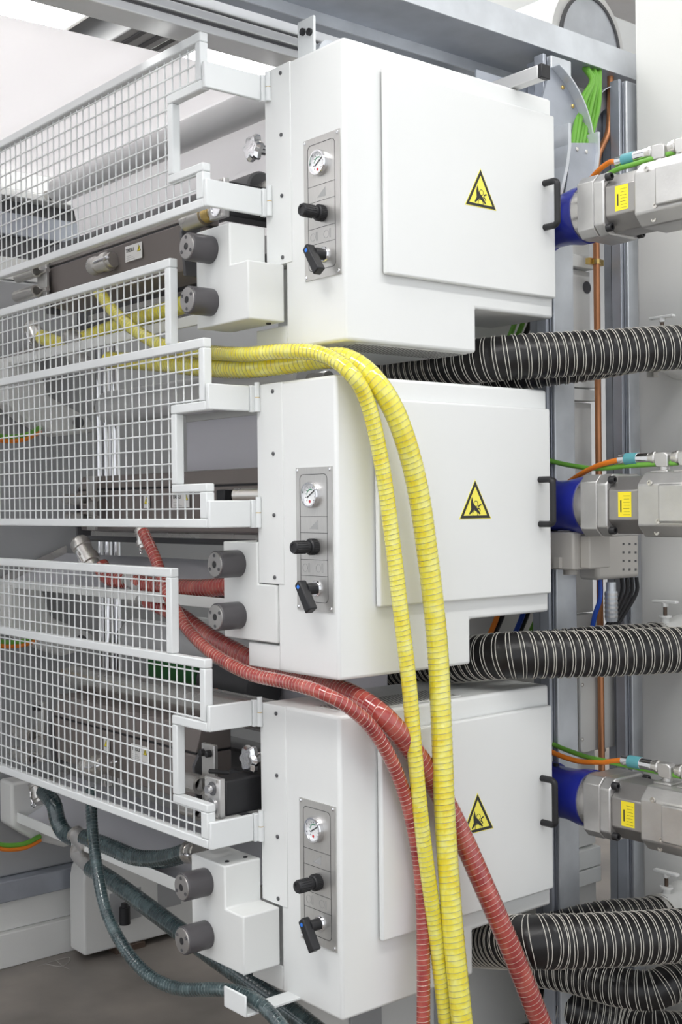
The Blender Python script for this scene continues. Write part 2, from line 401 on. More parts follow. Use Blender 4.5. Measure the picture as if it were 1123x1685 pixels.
# ================================================================ guards
def make_guard(i):
    z0 = UNIT[i][2]+(-.012, 0, .008)[i]; dy = (0, 0, .012)[i]
    lab = ['hinged white wire mesh guard of the topmost unit, without an upper extension', 'hinged white wire mesh guard in front of the middle unit', 'hinged white wire mesh guard in front of the lowest unit'][i]
    t = thing('mesh_guard', lab, 'safety guard', (-.19, dy, z0), 'hinged mesh guards')
    top = .772 if i == 0 else .808
    D = .024; YE = 1.76
    def bar(n, y0, y1, za, zb): MB().box(0, D, y0, y1, za, zb).build(n, 'guardwhite', t, bevel=.003)
    bar('rail', .308, YE, top-.023, top); bar('rail', .303, YE, .350, .372)
    bar('post', .308, .330, .656, top-.0235); bar('post', .436, .460, .458, .6325); bar('post', .303, .333, .3725, .4365)
    bar('rail', .303, .460, .633, .6555); bar('rail', .303, .460, .437, .4575)
    bar('post', YE-.022, YE, .3725, top-.0235)
    if i:
        bar('rail', .456, YE, 1.0, 1.023); bar('post', .456, .482, top+.0005, .9995); bar('post', YE-.022, YE, top+.0005, .9995)
    xw = D*.5; r = .0022
    def mesh(nm, y0, y1, za, zb, notch=False):
        w = MB(); n = 0; y = .344-.0358*0
        ys = [.344+.0358*k for k in range(-1, 45)]
        for y in ys:
            if not y0+.004 < y < y1-.004: continue
            if notch and y < .436: spans = [(.6555, zb), (za, .437)]
            else: spans = [(za, zb)]
            for a, b_ in spans: w.cyl((xw, y, a-.004), (xw, y, b_+.004), r, 6)
        zt = zb-.011; k = 0
        while zt-k*.0378 > za+.004:
            z = zt-k*.0378; k += 1
            if notch and .437 < z < .6555:
                if z < .459 or z > .632: continue
                ya = .458
            else: ya = y0-.004
            w.cyl((xw-.004, ya, z), (xw-.004, y1+.004, z), r, 6)
        w.build(nm, 'guardwhite', t, kind='stuff')
    mesh('wire_mesh', .331, YE-.022, .372, top-.023, True)
    if i: mesh('wire_mesh', .482, YE-.022, top, 1.0)
    xh = UNIT[i][0]+.19-.012
    for za, zb in ((.634, .697), (.350, .416)):
        MB().box(.0005 if za > .5 else .0005, xh-.012, .290, .3025, za, zb).build('arm', 'guardwhite', t, bevel=.003)
        hg = MB().box(xh-.0115, xh+.004, .286, .3, za-.002, zb+.001).build('hinge', 'guardwhite', t, bevel=.002)
        zm = (za+zb)/2+.002
        MB().cyl((xh+.004, .281, za-.001), (xh+.004, .281, zm-.001), .0075, 14).build('hinge_knuckle', 'guardwhite', hg)
        MB().cyl((xh+.004, .281, zm+.001), (xh+.004, .281, zb+.008), .0068, 14).build('hinge_knuckle', 'guardwhite', hg)
        MB().cyl((xh+.004, .281, zm-.0012), (xh+.004, .281, zm+.0012), .006, 12).build('hinge_pin', 'brass', hg)
    return t
for i in range(3): make_guard(i)

# ================================================================ air ducts
def ribbed(mb, off, r, n, pitch, prof):
    "a tube whose radius follows a spiral of the given pitch"
    fr = frames(off); V = []; F = []; L = 0; last = None
    for p, t_, u, w in fr:
        L += (p-last).length if last is not None else 0; last = p
        for k in range(n):
            a = 2*math.pi*k/n; ph = (L/pitch-k/n) % 1; V.append(p+(u*math.cos(a)+w*math.sin(a))*(r+prof(ph)))
    for i in range(len(fr)-1):
        for k in range(n): l = (k+1) % n; F.append((i*n+k, i*n+l, (i+1)*n+l, (i+1)*n+k))
    F.append(tuple(range(n-1, -1, -1))); F.append(tuple(range((len(fr)-1)*n, len(fr)*n)))
    return mb.add(V, F)
def duct(name, label, ctrl, r=.058, pitch=.0238, group='black spiral air ducts'):
    path = curve(ctrl, .004); t = thing(name, label, 'air duct', path[0], group)
    off = [p-path[0] for p in path]
    def prof(ph):
        q = (ph+.5) % 1-.5; d = min(abs(q), abs(((ph-.28+.5) % 1)-.5)); return .0022*max(0, 1-d/.13)-.0022
    ribbed(MB(), off, r, 26, pitch, prof).build('sleeve', 'duct', t, ang=80)
    for k, ph in enumerate((0, -.28*2*math.pi)):
        h = MB(); helix(h, off, r+.0002, pitch, .00105, 26, ph, 5); h.build('spiral_cord', 'cord', t)
    return t
def P(*a, **k): return at(*a, **k)
duct('air_duct', 'black duct with white spiral cords leaving under the topmost cabinet',
     [P(610, 612, Y=.50), P(670, 608, Y=.36), P(750, 598, Y=.17), P(830, 589, D=3.25), P(930, 583, D=3.26), P(1030, 577, D=3.28), P(1123, 571, D=3.31), P(1220, 566, D=3.35), Vector((1.199, -.39, P(1220, 566, D=3.35).z))], .0595)
duct('air_duct', 'black duct with white spiral cords leaving under the middle cabinet, nearer of the two',
     [P(640, 1100, Y=.48), P(695, 1094, Y=.33), P(757, 1086, Y=.16), P(830, 1079, D=3.2), P(910, 1077, D=3.2), P(1000, 1075, D=3.23), P(1060, 1072, D=3.25), P(1123, 1069, D=3.28), P(1220, 1066, D=3.32), Vector((1.199, -.43, P(1220, 1066, D=3.32).z))], .0605)
duct('air_duct', 'black duct with white spiral cords leaving under the lowest cabinet, nearest and thickest',
     [P(680, 1540, Y=.46), P(735, 1546, Y=.30), P(792, 1550, Y=.13), P(860, 1550, D=3.12), P(930, 1549, D=3.12), P(1025, 1545, D=3.15), P(1123, 1539, D=3.2), P(1220, 1535, D=3.24), Vector((1.13, -.46, P(1220, 1535, D=3.24).z)), Vector((1.199, -.54, P(1220, 1535, D=3.24).z))], .0665)
XT = 1.2   # face of the tall cabinet on the right
def stub(i, px, py, lab):
    c = P(px, py, X=XT-.13); t = thing('duct_stub', lab, 'pipe stub', (XT, c.y, c.z), 'white duct stubs with damper handles')
    MB().lathe((-.001, 0, 0), (-1, 0, 0), [(0, .066), (.008, .064), (.05, .050), (.13, .0485)], 30).build('pipe', 'panelgrey', t)
    hv = MB().cyl((-.085, 0, .045), (-.085, 0, .062), .012, 14).build('damper_boss', 'whiteplastic', t)
    MB().lathe((-.085, 0, .062), (0, 0, 1), [(0, .019), (.006, .019)], 16).build('lock_nut', 'whiteplastic', hv)
    MB().cyl((-.085, 0, .068), (-.085, 0, .098), .0055, 10).build('threaded_rod', 'brownmetal', hv)
    h = MB().box(-.085-.0085, -.085+.0085, -.04, .04, .103, .111).cyl((-.085, 0, .092), (-.085, 0, .105), .009, 10).build('t_handle', 'whiteplastic', hv, bevel=.002)
    return t, c
for i, (px, py, pts) in enumerate(((1075, 582, [(960, 598), (870, 610), (800, 618)]), (1080, 1054, [(980, 1060), (890, 1067), (815, 1070)]), (1082, 1503, [(990, 1513), (905, 1533), (830, 1560)]))):
    t, c = stub(i, px, py, 'white duct stub with T-handle damper behind the %s thick duct' % ORD[i])
    d = duct('air_duct', 'rear black spiral duct clamped to a white stub, %s of the three' % ORD[i],
         [Vector((XT-.11, c.y, c.z)), Vector((XT-.16, c.y, c.z))]+[P(x, y, Y=c.y+dy) for (x, y), dy in zip(pts, (.06, .16, .28))], .050)
    MB().lathe((-.016, 0, 0), (-1, 0, 0), [(0, .0512), (.0, .0535), (.016, .0535), (.016, .0512)], 30, False).build('hose_clamp', 'steel', d)
    MB().box(-.034, -.012, -.012, .012, -.066, -.0537).build('clamp_screw', 'steel', d)
duct('air_duct', 'black spiral duct curling under the lowest thick duct, upper of two',
     [P(870, 1590, D=3.50), P(940, 1602, D=3.42), P(1010, 1622, D=3.34), P(1070, 1630, D=3.3), P(1115, 1615, D=3.32), Vector((1.199, -.25, P(1150, 1600, D=3.4).z))], .052, .0205)
duct('air_duct', 'black spiral duct low at the right corner, lower of two',
     [P(870, 1640, D=3.56), P(940, 1658, D=3.54), P(1020, 1684, D=3.52), P(1090, 1698, D=3.46), Vector((1.199, -.16, P(1140, 1700, D=3.5).z))], .056, .0205)

# ================================================================ servo motors
def make_motor():
    t = thing('servo_motor', 'x', 'motor', (1.1, 0, 1.59), 'servo motors with blue gearboxes')
    ax = (0, -1, 0)
    MB().lathe((0, .42, 0), ax, [(0, .098), (.03, .098), (.034, .095)], 40).build('mount_ring', 'brownmetal', t)
    MB().lathe((0, .385, 0), ax, [(0, .086), (.045, .086), (.048, .078), (.12, .078), (.15, .083), (.172, .087), (.200, .087)], 44).build('gearbox', 'blue', t)
    for k in range(6):
        a = math.radians(30+60*k); MB().cyl((.078*math.cos(a), .34, .078*math.sin(a)), (.078*math.cos(a), .325, .078*math.sin(a)), .0085, 12).build('gearbox_bolt', 'black', t)
    MB().lathe((0, .185, 0), ax, [(0, .0835), (.04, .0835)], 44).build('adapter_ring', 'steel', t)
    def octo(h, c): return [(-h, -h+c), (-h, h-c), (-h+c, h), (h-c, h), (h, h-c), (h, -h+c), (h-c, -h), (-h+c, -h)]
    MB().prism(octo(.091, .022), 'y', .15, .09).build('adapter_plate', 'alu', t, bevel=.002)
    fl = MB().prism(octo(.092, .03), 'y', .0895, .052).build('motor_flange', 'alu', t, bevel=.004)
    for sx in (-1, 1):
        for sz in (-1, 1):
            MB().lathe((sx*.074, .0525, sz*.074), ax, [(0, .0115), (.016, .0115), (.018, .010), (.018, .006), (.010, .006)], 18).build('flange_bolt', 'black', fl)
    MB().prism(octo(.084, .042), 'y', .0515, -.055).build('body', 'alubody', t, bevel=.003)
    e = MB().prism(octo(.092, .034), 'y', -.0555, -.27).build('end_housing', 'alu', t, bevel=.005)
    MB().prism([(-.056, -.045), (-.056, .05), (-.05, .056), (.05, .056), (.05, -.05), (-.05, -.05)], 'y', -.15, -.262)
    MB().box(-.106, -.0925, -.262, -.135, -.05, .058).build('side_cover', 'alu', e, bevel=.006)
    for (y, z) in ((-.1, .062), (-.128, -.046), (-.108, -.078)):
        MB().lathe((-.0915 if abs(z) < .07 else -.07, y, z), (-1, 0, 0), [(0, .008), (.004, .008), (.004, .004), (.001, .004)], 12).build('housing_screw', 'steel', e)
    lb = MB().box(-.0848, -.084, -.030, .016, -.034, .038).build('rating_label', 'yellow', t, label='yellow rating label')
    s = MB()
    for k in range(7): s.box(-.0851, -.0848, -.026+.0012*(k % 3), -.002-.002*(k % 2), -.028+k*.009, -.0272+k*.009)
    s.box(-.0851, -.0848, .004, .0085, -.02, .014)
    s.build('print', 'ink', lb, smooth=False)
    # connectors on top: elbow sockets
    for y in (-.085, -.165):
        c = MB().box(-.03, .03, y-.03, y+.03, .092, .098).cyl((0, y, .098), (0, y, .135), .0155, 16).build('connector_socket', 'alu', t, bevel=.002)
        MB().prism([(y-.02, .108), (y+.018, .108), (y+.026, .12), (y+.026, .15), (y-.01, .15), (y-.02, .142)], 'x', -.016, .016).build('elbow', 'alu', c, bevel=.003)
        MB().lathe((0, y+.026, .135), (0, 1, 0), [(0, .0145), (.004, .019), (.012, .019), (.014, .016), (.024, .016)], 20).build('coupling_nut', 'steel', c)
    return t
m0 = make_motor(); ms = [m0]+[copy_tree(m0) for _ in range(2)]
MZ = (2.376, 1.596, .806)
for i, o in enumerate(ms):
    o.location = (.803, -.221, MZ[i]); o.scale = (.885, .885, .885)
    o['label'] = ['blue and silver servo motor beside the topmost cabinet', 'blue and silver servo motor beside the middle cabinet', 'blue and silver servo motor beside the lowest cabinet'][i]
    mx, my, mz = o.location
    # plug and power cable
    a = Vector((mx, my-.031, mz+.1195)); e = a+Vector((0, .095, 0))
    if i == 0: ctrl = [e, P(1002, 268, X=.82), P(975, 292, X=.84), P(950, 335, X=.86)]
    elif i == 1: ctrl = [e, P(985, 766, X=.82), P(955, 781, X=.84), P(930, 798, X=.86)]
    else: ctrl = [e, P(990, 1254, X=.81), P(950, 1252, X=.81), P(905, 1236, X=.80), P(870, 1215, X=.79)]
    c = thing('power_cable', 'orange power cable with teal banded plug on the %s motor' % ORD[i], 'cable', a, 'orange motor cables')
    MB().tube([p-a for p in curve(ctrl, .01)], .0072, 12).build('sheath', 'orange', c)
    MB().lathe((0, 0, 0), (0, 1, 0), [(0, .0145), (.036, .0145), (.036, .0155), (.075, .0155), (.075, .0135), (.096, .013), (.098, .009)], 22).build('plug', 'chrome', c)
    MB().lathe((0, .0365, 0), (0, 1, 0), [(0, .0162), (.038, .0162)], 22).build('colour_band', 'teal', c)
    b = Vector((mx, my-.115, mz+.105))
    if i == 0: ctrl = [b, P(1045, 270, X=.79), P(1010, 282, X=.80), P(975, 310, X=.84), P(950, 350, X=.88)]
    elif i == 1: ctrl = [b, P(1040, 766, X=.8), P(985, 771, X=.83), P(940, 766, X=.84), P(905, 758, X=.83), P(870, 748, X=.8)]
    else: ctrl = [b, P(1000, 1253, X=.81), P(955, 1242, X=.83), P(905, 1222, X=.83), P(870, 1200, X=.8)]
    tag(MB().tube([p for p in curve(ctrl, .01)], .0068, 12).build('signal_cable', 'green'), 'green signal cable running to the %s motor' % ORD[i], 'cable', 'green motor cables')

# ================================================================ hoses
def hose(label, ctrl, r, mt, wm, pitch=.0135, group=None, wire=.0008):
    path = curve(ctrl, .0034); t = thing('spiral_hose', label, 'hose', path[0], group)
    off = [p-path[0] for p in path]
    ribbed(MB(), off, r, 18, pitch, lambda ph: -.0003*(.5-.5*math.cos(2*math.pi*ph))).build('tube', mt, t, ang=80)
    h = MB(); helix(h, off, r-.0002, pitch, wire, 18, 0, 4); h.build('wire_helix', wm, t)
    return t, path
G1 = 'yellow hoses hanging over the middle cabinet'
hose('thick yellow hose hanging down over the middle cabinet door to the lower edge',
     [P(180, 592, X=.02), P(260, 597, X=0), P(330, 604, X=-.02), P(400, 606, Y=.35), P(470, 599, Y=.2), P(530, 590, Y=.09), P(575, 593, Y=.0), P(618, 627, Y=-.065), P(655, 690, Y=-.09), P(685, 790, Y=-.09), P(705, 920, Y=-.085), P(720, 1060, Y=-.085), P(727, 1200, Y=-.09), P(733, 1350, Y=-.10), P(745, 1520, Y=-.12), P(765, 1720, Y=-.15)], .0255, 'hoseyellow', 'wiregrey', .0138, G1)
hose('thin yellow hose hanging beside the thick yellow hose',
     [P(163, 480, X=-.03), P(185, 510, X=-.05), P(225, 545, X=-.06), P(270, 568, X=-.06), P(330, 578, X=-.05), P(400, 583, Y=.3), P(470, 578, Y=.14), P(530, 583, Y=.03), P(575, 612, Y=-.05), P(605, 662, Y=-.065), P(628, 760, Y=-.065), P(645, 880, Y=-.065), P(659, 1000, Y=-.07), P(673, 1120, Y=-.075), P(683, 1240, Y=-.08), P(697, 1380, Y=-.085), P(718, 1540, Y=-.09), P(738, 1720, Y=-.1)], .0185, 'hoseyellow', 'wiregrey', .0118, G1)
G2 = 'red hoses hanging over the lowest cabinet'
hose('thick red hose falling behind the yellow hoses to the lower right',
     [P(240, 985, X=.05), P(290, 1010, X=.07), P(340, 1045, X=.09), P(400, 1078, X=.11), P(455, 1104, Z=1.168), P(520, 1124, Z=1.163), P(578, 1144, Z=1.155), P(632, 1180, Y=-.05), P(682, 1238, Y=-.06), P(722, 1300, Y=-.06), P(760, 1375, Y=-.08), P(800, 1465, Y=-.115), P(845, 1570, Y=-.145), P(905, 1720, Y=-.16)], .0265, 'hosered', 'wirelight', .0138, G2)
hose('thin red hose falling straight down in front of the lowest cabinet',
     [P(236, 875, X=-.06), P(256, 920, X=-.07), P(275, 975, X=-.08), P(305, 1030, X=-.09), P(350, 1075, X=-.1), P(410, 1108, X=-.11), P(470, 1122, X=-.1), P(525, 1138, Y=.0), P(575, 1164, Y=-.05), P(618, 1206, Y=-.06), P(655, 1275, Y=-.06), P(680, 1360, Y=-.06), P(694, 1460, Y=-.06), P(697, 1570, Y=-.07), P(697, 1720, Y=-.08)], .0165, 'hosered', 'wirelight', .0118, G2)
G3 = 'dark green hoses under the lowest guard'
hose('thin dark green hose hooking down from the lowest guard to the floor bracket',
     [P(150, 1300, X=-.08), P(152, 1360, X=-.12), P(160, 1430, X=-.16), P(175, 1500, X=-.18), P(205, 1560, X=-.19), P(245, 1605, X=-.19), P(295, 1627, X=-.18), P(355, 1628, X=-.17), P(400, 1635, X=-.16), P(440, 1662, X=-.16), P(480, 1710, X=-.16)], .0165, 'hosegreen', 'wiredark', .0118, G3)
hose('thick dark green hose slanting from the pipe fork down behind the lower knob',
     [P(150, 1428, X=.03), P(185, 1450, X=.03), P(240, 1490, X=.03), P(300, 1535, X=.03), P(350, 1572, X=.03), P(420, 1622, X=.04), P(480, 1665, X=.05), P(540, 1712, X=.05)], .0265, 'hosegreen', 'wiredark', .0138, G3)
hose('thick dark green hose sagging from the pipe fork to the lowest housing',
     [P(140, 1378, X=.04), P(180, 1394, X=.04), P(225, 1412, X=.04), P(270, 1413, X=.04), P(310, 1402, X=.04), P(330, 1396, X=.05)], .0265, 'hosegreen', 'wiredark', .0138, G3)
hose('short dark green hose dropping from the lowest guard to the pipe fork',
     [P(72, 1302, X=.03), P(88, 1322, X=.02), P(95, 1350, X=.02), P(106, 1370, X=.03), P(126, 1381, X=.04)], .0265, 'hosegreen', 'wiredark', .0138, G3)
hose('short yellow hose behind the guard between steel fittings',
     [P(70, 555, X=.06), P(100, 566, X=.06), P(125, 562, X=.06), P(170, 546, X=.06), P(230, 525, X=.06), P(290, 506, X=.06), P(330, 490, X=.06)], .0265, 'hoseyellow', 'wiregrey', .0138, 'hoses behind the guards')
hose('short thick red hose behind the guard running to the middle housing',
     [P(165, 930, X=.04), P(180, 950, X=.05), P(215, 958, X=.06), P(260, 965, X=.06), P(320, 969, X=.06), P(370, 966, X=.07), P(400, 962, X=.08)], .0265, 'hosered', 'wirelight', .0138, 'hoses behind the guards')

# ================================================================ hall ceiling: light bands and trusses
def light_band(x0, x1, y0, y1, z, lab, mt='lamp'):
    t = thing('ceiling_light', lab, 'ceiling light', (x0, y0, z), 'hall light bands')
    MB().box(-.05, x1-x0+.05, -.05, y1-y0+.05, .016, .08).build('housing', 'ceiling', t)
    MB().box(0, x1-x0, 0, y1-y0, 0, .0155).build('diffuser', mt, t, smooth=False)
    for x in (.1, x1-x0-.1): MB().cyl((x, (y1-y0)/2, .0805), (x, (y1-y0)/2, 5.2-z), .012, 10).build('hanger', 'galv', t)
light_band(-2.0, 2.2, -2.1, -1.68, 4.35, 'unseen hanging light band added above the aisle in front of the white cabinets')  # added lamp, out of view, brightens the door faces towards the top
light_band(-2.9, -1.7, -1.4, 3.2, 4.7, 'unseen ceiling light band added above the aisle beside the guards')  # added lamp, out of view, widened to lift the left cabinet faces
light_band(-.6, .8, 1.2, 1.65, 4.9, 'unseen ceiling light band added above the film web')  # unseen lamp, its size set by the wanted film brightness
light_band(1.5, 2.3, .8, 3.2, 4.9, 'unseen backlight band added high above the far side of the machine')  # lamp added out of view to backlight the descending film
light_band(1.7, 2.3, 5.2, 9, 5.0, 'bright ceiling light band at the upper left corner')
light_band(3.2, 4.6, 4.6, 8.5, 5.0, 'broad bright ceiling light band above the white web')
t = thing('roof_truss', 'grey roof profile with two grooves at the upper left', 'beam', (2.85, 3, 4.9))
MB().box(-.32, .0, 0, 8, 0, .3).build('profile', 'machgrey', t, bevel=.01)
for x in (-.25, -.12): MB().box(x, x+.04, 0, 8, -.012, -.0005).build('groove', 'darkgrey', t)

# ================================================================ right hand side: frame, columns, tall cabinet
def column(x0, x1, lab, y0=.10):
    w = x1-x0; t = thing('upright_column', lab, 'column', (x0, y0, 0), 'galvanised uprights')
    HT = 2.86
    MB().box(0, w, 0, .012, 0, HT).build('web', 'galv', t, bevel=.003)
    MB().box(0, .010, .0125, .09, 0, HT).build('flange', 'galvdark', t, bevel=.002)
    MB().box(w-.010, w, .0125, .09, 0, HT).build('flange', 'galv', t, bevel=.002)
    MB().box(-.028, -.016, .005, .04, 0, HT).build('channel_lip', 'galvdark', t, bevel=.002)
    MB().box(-.016, -.001, .035, .05, 0, HT).build('channel_back', 'black', t)
    return t
YC = .10
c1 = P(914, 700, Y=YC).x; c2 = P(947, 700, Y=YC).x
column(c1, c2, 'galvanised upright column just right of the white cabinets')
c3 = P(1037, 700, Y=YC).x; c4 = P(1054, 700, Y=YC).x
column(c3, c4, 'narrow galvanised upright column beside the tall grey cabinet')
fw = thing('panel_backing', 'pale panelled sheeting between the two galvanised columns', 'panelling', (0, .20, 0))
xa, xb = c2+.001, c3-.03
zs = [0]+[P(985, y, Y=.2).z for y in (1452, 1425, 1392, 1040, 1008, 662, 641, 622, 446, 424)]+[2.86]
mm_ = ['panelgrey', 'offwhite', 'offwhite', 'panelgrey', 'offwhite', 'panelgrey', 'offwhite', 'offwhite', 'panelgrey', 'offwhite', 'panelgrey']
for k in range(len(zs)-1):
    dy = .0 if mm_[k] == 'offwhite' else .02
    MB().box(xa, xb, dy, .05, zs[k]+.002, zs[k+1]-.002).build('panel', mm_[k], fw, bevel=.002)
MB().box(.45, 1.25, .26, .28, 0, 2.75).build('back_sheet', 'panelgrey', fw)
q = P(967, 473, Y=.218); MB().lathe((q.x, .0195, q.z), (0, -1, 0), [(0, .019), (.0006, .019)], 20).build('hole', 'darkgrey', fw)
ht = thing('access_hatch', 'grey hatch plate with rounded corners and screws between the columns', 'hatch', (0, .165, 0))
h0_, h1_ = P(958, 1240, Y=.165), P(1028, 1110, Y=.165)
MB().prism(rrect(h0_.x, h1_.x, h0_.z, h1_.z+.13, .018), 'y', .002, .013).build('plate', 'panelgrey', ht, bevel=.003)
for px, py in ((959.5, 1127), (959.5, 1217), (996, 1234)):
    q = P(px, py, Y=.165); s = MB(); screw(s, (q.x, .002, q.z), (0, -1, 0), .0055, .004); s.build('screw', 'steel', ht)
# copper pipe
YP = .15
cp = thing('copper_pipe', 'copper pipe running up beside the galvanised column', 'pipe', (P(985, 700, Y=YP).x, YP, 0))
cpx = cp.location.x
k0 = P(984, 262, Y=YP)
MB().tube([Vector((0, 0, .75)), Vector((0, 0, k0.z-.12))]+[p-Vector((cpx, YP, 0)) for p in curve([Vector((cpx, YP, k0.z-.1)), k0, P(992, 240, Y=YP), P(1002, 215, Y=YP), P(1005, 165, Y=YP), P(1005, 120, Y=YP)], .02)], .0100, 14).build('pipe', 'copper', cp)
q = P(985, 432, Y=YP); cl = MB().box(-.026, .04, .005, .02, q.z-.006, q.z+.012).lathe((0, 0, q.z-.006), (0, 0, 1), [(0, .013), (.014, .013)], 16).build('pipe_clip', 'brass', cp)
# tall cabinet
tc_ = thing('tall_cabinet', 'tall grey-white cabinet at the right edge behind the motors', 'cabinet', (XT, 0, 0))
MB().box(0, .9, -1.2, P(1052, 700, X=XT).y, 0, 3.9).build('carcass', 'panelgrey', tc_, bevel=.006)
# junction boxes and valve under the middle motor
jb = thing('junction_box', 'small grey junction box under the middle motor', 'junction box', (0, 0, 0))
p0, p1 = P(930, 938, Y=.0), P(964, 886, Y=.0)
MB().box(p0.x, p1.x, -.03, .09, p0.z, p1.z+.02).build('case', 'greybox', jb, bevel=.006)
MB().box(p0.x+.026, p1.x+.026, -.065, -.0305, p0.z+.004, p1.z+.01).build('lid', 'greybox', jb, bevel=.004)
MB().cyl((p1.x-.03, .03, p0.z-.016), (p1.x-.03, .03, p0.z), .019, 18).build('cable_gland', 'greybox', jb)
MB().box(p0.x-.012, p0.x, .01, .03, p0.z+.005, p0.z+.035).build('mount_ear', 'greybox', jb)
vb = thing('valve_block', 'beige pneumatic valve block with silencer under the middle motor', 'valve block', (0, 0, 0))
v0, v1 = P(984, 955, Y=.02), P(1053, 886, Y=.02)
MB().box(v0.x, v1.x, .02, .09, v0.z, v1.z+.02).build('block', 'greybox', vb, bevel=.012, seg=3)
s = MB()
for i in range(3):
    for j in range(4): q = P(1027+i*10, 895+j*14, Y=.0195); s.box(q.x-.005, q.x+.0035, .0190, .0199, q.z-.003, q.z+.003)
s.build('port_marks', 'darkgrey', vb, kind='stuff')
q = P(1006, 958, Y=.045)
MB().lathe((q.x, .045, q.z), (0, 0, -1), [(0, .014), (.026, .014), (.026, .018), (.105, .018), (.113, .016)], 18).build('silencer', 'galv', vb)
s = MB()
for j in range(6): s.lathe((q.x, .045, q.z-.031-j*.0128), (0, 0, -1), [(0, .0192), (.006, .0192)], 18)
s.build('silencer_fins', 'alu', vb)
for k in range(4):
    tag(MB().tube(curve([P(1024+k*8, 950, Y=.06), P(1024+k*8, 975, Y=.06), P(1010+k*6, 1010, Y=.07), P(990+k*5, 1045, Y=.08)], .01), .006, 8).build('air_tube', 'black'), 'black air tube hanging from the beige valve block', 'tube', 'black air tubes under the valve block')
tag(MB().tube(curve([P(988, 950, Y=.06), P(988, 985, Y=.06), P(980, 1010, Y=.07), P(974, 1040, Y=.08)], .01), .007, 8).build('air_tube', 'bluehose'), 'blue air tube hanging beside the silencer', 'tube')
# cables in the notches
for ui, lst in ((0, ((845, 535, 'green'), (858, 535, 'green'), (872, 530, 'black'), (885, 532, 'bluehose'), (893, 530, 'orange'), (903, 530, 'green'))), (1, ((815, 1020, 'orange'), (826, 1012, 'black'), (866, 1012, 'black'), (858, 1015, 'bluehose'), (884, 1012, 'green')))):
    for k, (px, py, mt) in enumerate(lst):
        cname = {'green': 'green', 'black': 'black', 'bluehose': 'blue', 'orange': 'orange'}[mt]
        tag(MB().tube(curve([P(px+10, py-40, Y=.36), P(px+4, py-8, Y=.36), P(px-4, py+14, Y=.36), P(px-18, py+45, Y=.36)], .012), .008, 8).build('loose_cable', mt),
            '%s cable in the cut-out under the %s cabinet' % (cname, ORD[ui]), 'cable', 'loose cables under the %s cabinet' % ORD[ui])

# ================================================================ overhead: tray, profile, brackets
bt = thing('cable_tray', 'galvanised steel channel beam running overhead to the right', 'beam', (0, .12, 2.882))
MB().box(-2.2, 2.2, 0, .004, 0, .077).build('side_face', 'galv', bt)
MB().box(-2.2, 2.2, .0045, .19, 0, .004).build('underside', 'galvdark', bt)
MB().box(-2.2, 2.2, .0045, .02, .073, .077).build('top_lip', 'galv', bt)
MB().box(-2.2, 2.2, .1905, .196, -.03, .07).build('back_face', 'galv', bt)
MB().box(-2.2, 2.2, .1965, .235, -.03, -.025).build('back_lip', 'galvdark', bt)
ap = thing('aluminium_profile', 'slotted aluminium profile beam under the overhead channel', 'beam', (0, .38, 2.777))
MB().box(-2.2, .75, 0, .09, .0, .022).build('lower_rib', 'aluprofile', ap, bevel=.003)
MB().box(-2.2, .75, .012, .09, .0225, .032).build('slot', 'darkgrey', ap)
MB().box(-2.2, .75, 0, .09, .0325, .056).build('middle_rib', 'aluprofile', ap, bevel=.003)
MB().box(-2.2, .75, .012, .09, .0565, .062).build('slot', 'darkgrey', ap)
MB().box(-2.2, .75, 0, .09, .0625, .09).build('upper_rib', 'aluprofile', ap, bevel=.003)
b0, b1 = P(490, 95, X=.06), P(516, 40, X=.06)
br = thing('mounting_bracket', 'white upright bracket with two black bolts on the topmost cabinet', 'bracket', (.06, 0, 2.686))
MB().box(0, .008, b1.y, b0.y, 0, .12).build('plate', 'guardwhite', br, bevel=.002)
for px in (500, 511): q = P(px, 53, X=.06); MB().lathe((0, q.y, q.z-2.686), (-1, 0, 0), [(0, .009), (.007, .009), (.008, .005)], 12).build('bolt', 'black', br)
tag(MB().lathe((.13, .205, 2.73), (0, 1, 0), [(0, .012), (.0, .036), (.025, .036), (.025, .012)], 24).build('guide_pulley', 'galv'), 'grey metal pulley behind the white bracket on the topmost cabinet', 'pulley')
sq = thing('square_tube', 'white square tube with black end cap on the topmost cabinet', 'tube', (.575, -.1, 2.6865))
MB().box(0, .032, .014, .4, 0, .034).build('tube', 'aluprofile', sq, bevel=.002)
MB().box(-.001, .033, 0, .0135, -.001, .035).build('end_cap', 'black', sq, bevel=.002)

# cable guides behind the topmost cabinet
def guide(name, cx, cz, r0, r1, y, th, a0, a1, lab):
    t = thing(name, lab, 'cable guide', (cx, y, cz)); n = 24
    o_ = [(r1*math.cos(math.radians(a0+(a1-a0)*k/n)), r1*math.sin(math.radians(a0+(a1-a0)*k/n))) for k in range(n+1)]
    i_ = [(r0*math.cos(math.radians(a0+(a1-a0)*k/n)), r0*math.sin(math.radians(a0+(a1-a0)*k/n))) for k in range(n+1)]
    b = MB()
    for k in range(n): b.prism([o_[k], o_[k+1], i_[k+1], i_[k]], 'y', 0, th)
    b.build('plate', 'galvdark', t, smooth=False)
    b = MB()
    for k in range(n): b.prism([o_[k], o_[k+1], (o_[k+1][0]*1.02, o_[k+1][1]*1.02), (o_[k][0]*1.02, o_[k][1]*1.02)], 'y', -.03, th)
    b.build('rim', 'galv', t)
    for k in (4, 9, 14, 19):
        a = math.radians(a0+(a1-a0)*k/n); rr = r1-.015; s = MB(); screw(s, (rr*math.cos(a), 0, rr*math.sin(a)), (0, -1, 0), .006, .005); s.build('rivet', 'brass', t)
    return t
g = P(880, 230, Y=.09)
guide('cable_guide', g.x-.02, g.z-.01, .115, .24, .088, .008, -8, 68, 'quarter-round galvanised cable guide behind the topmost cabinet')
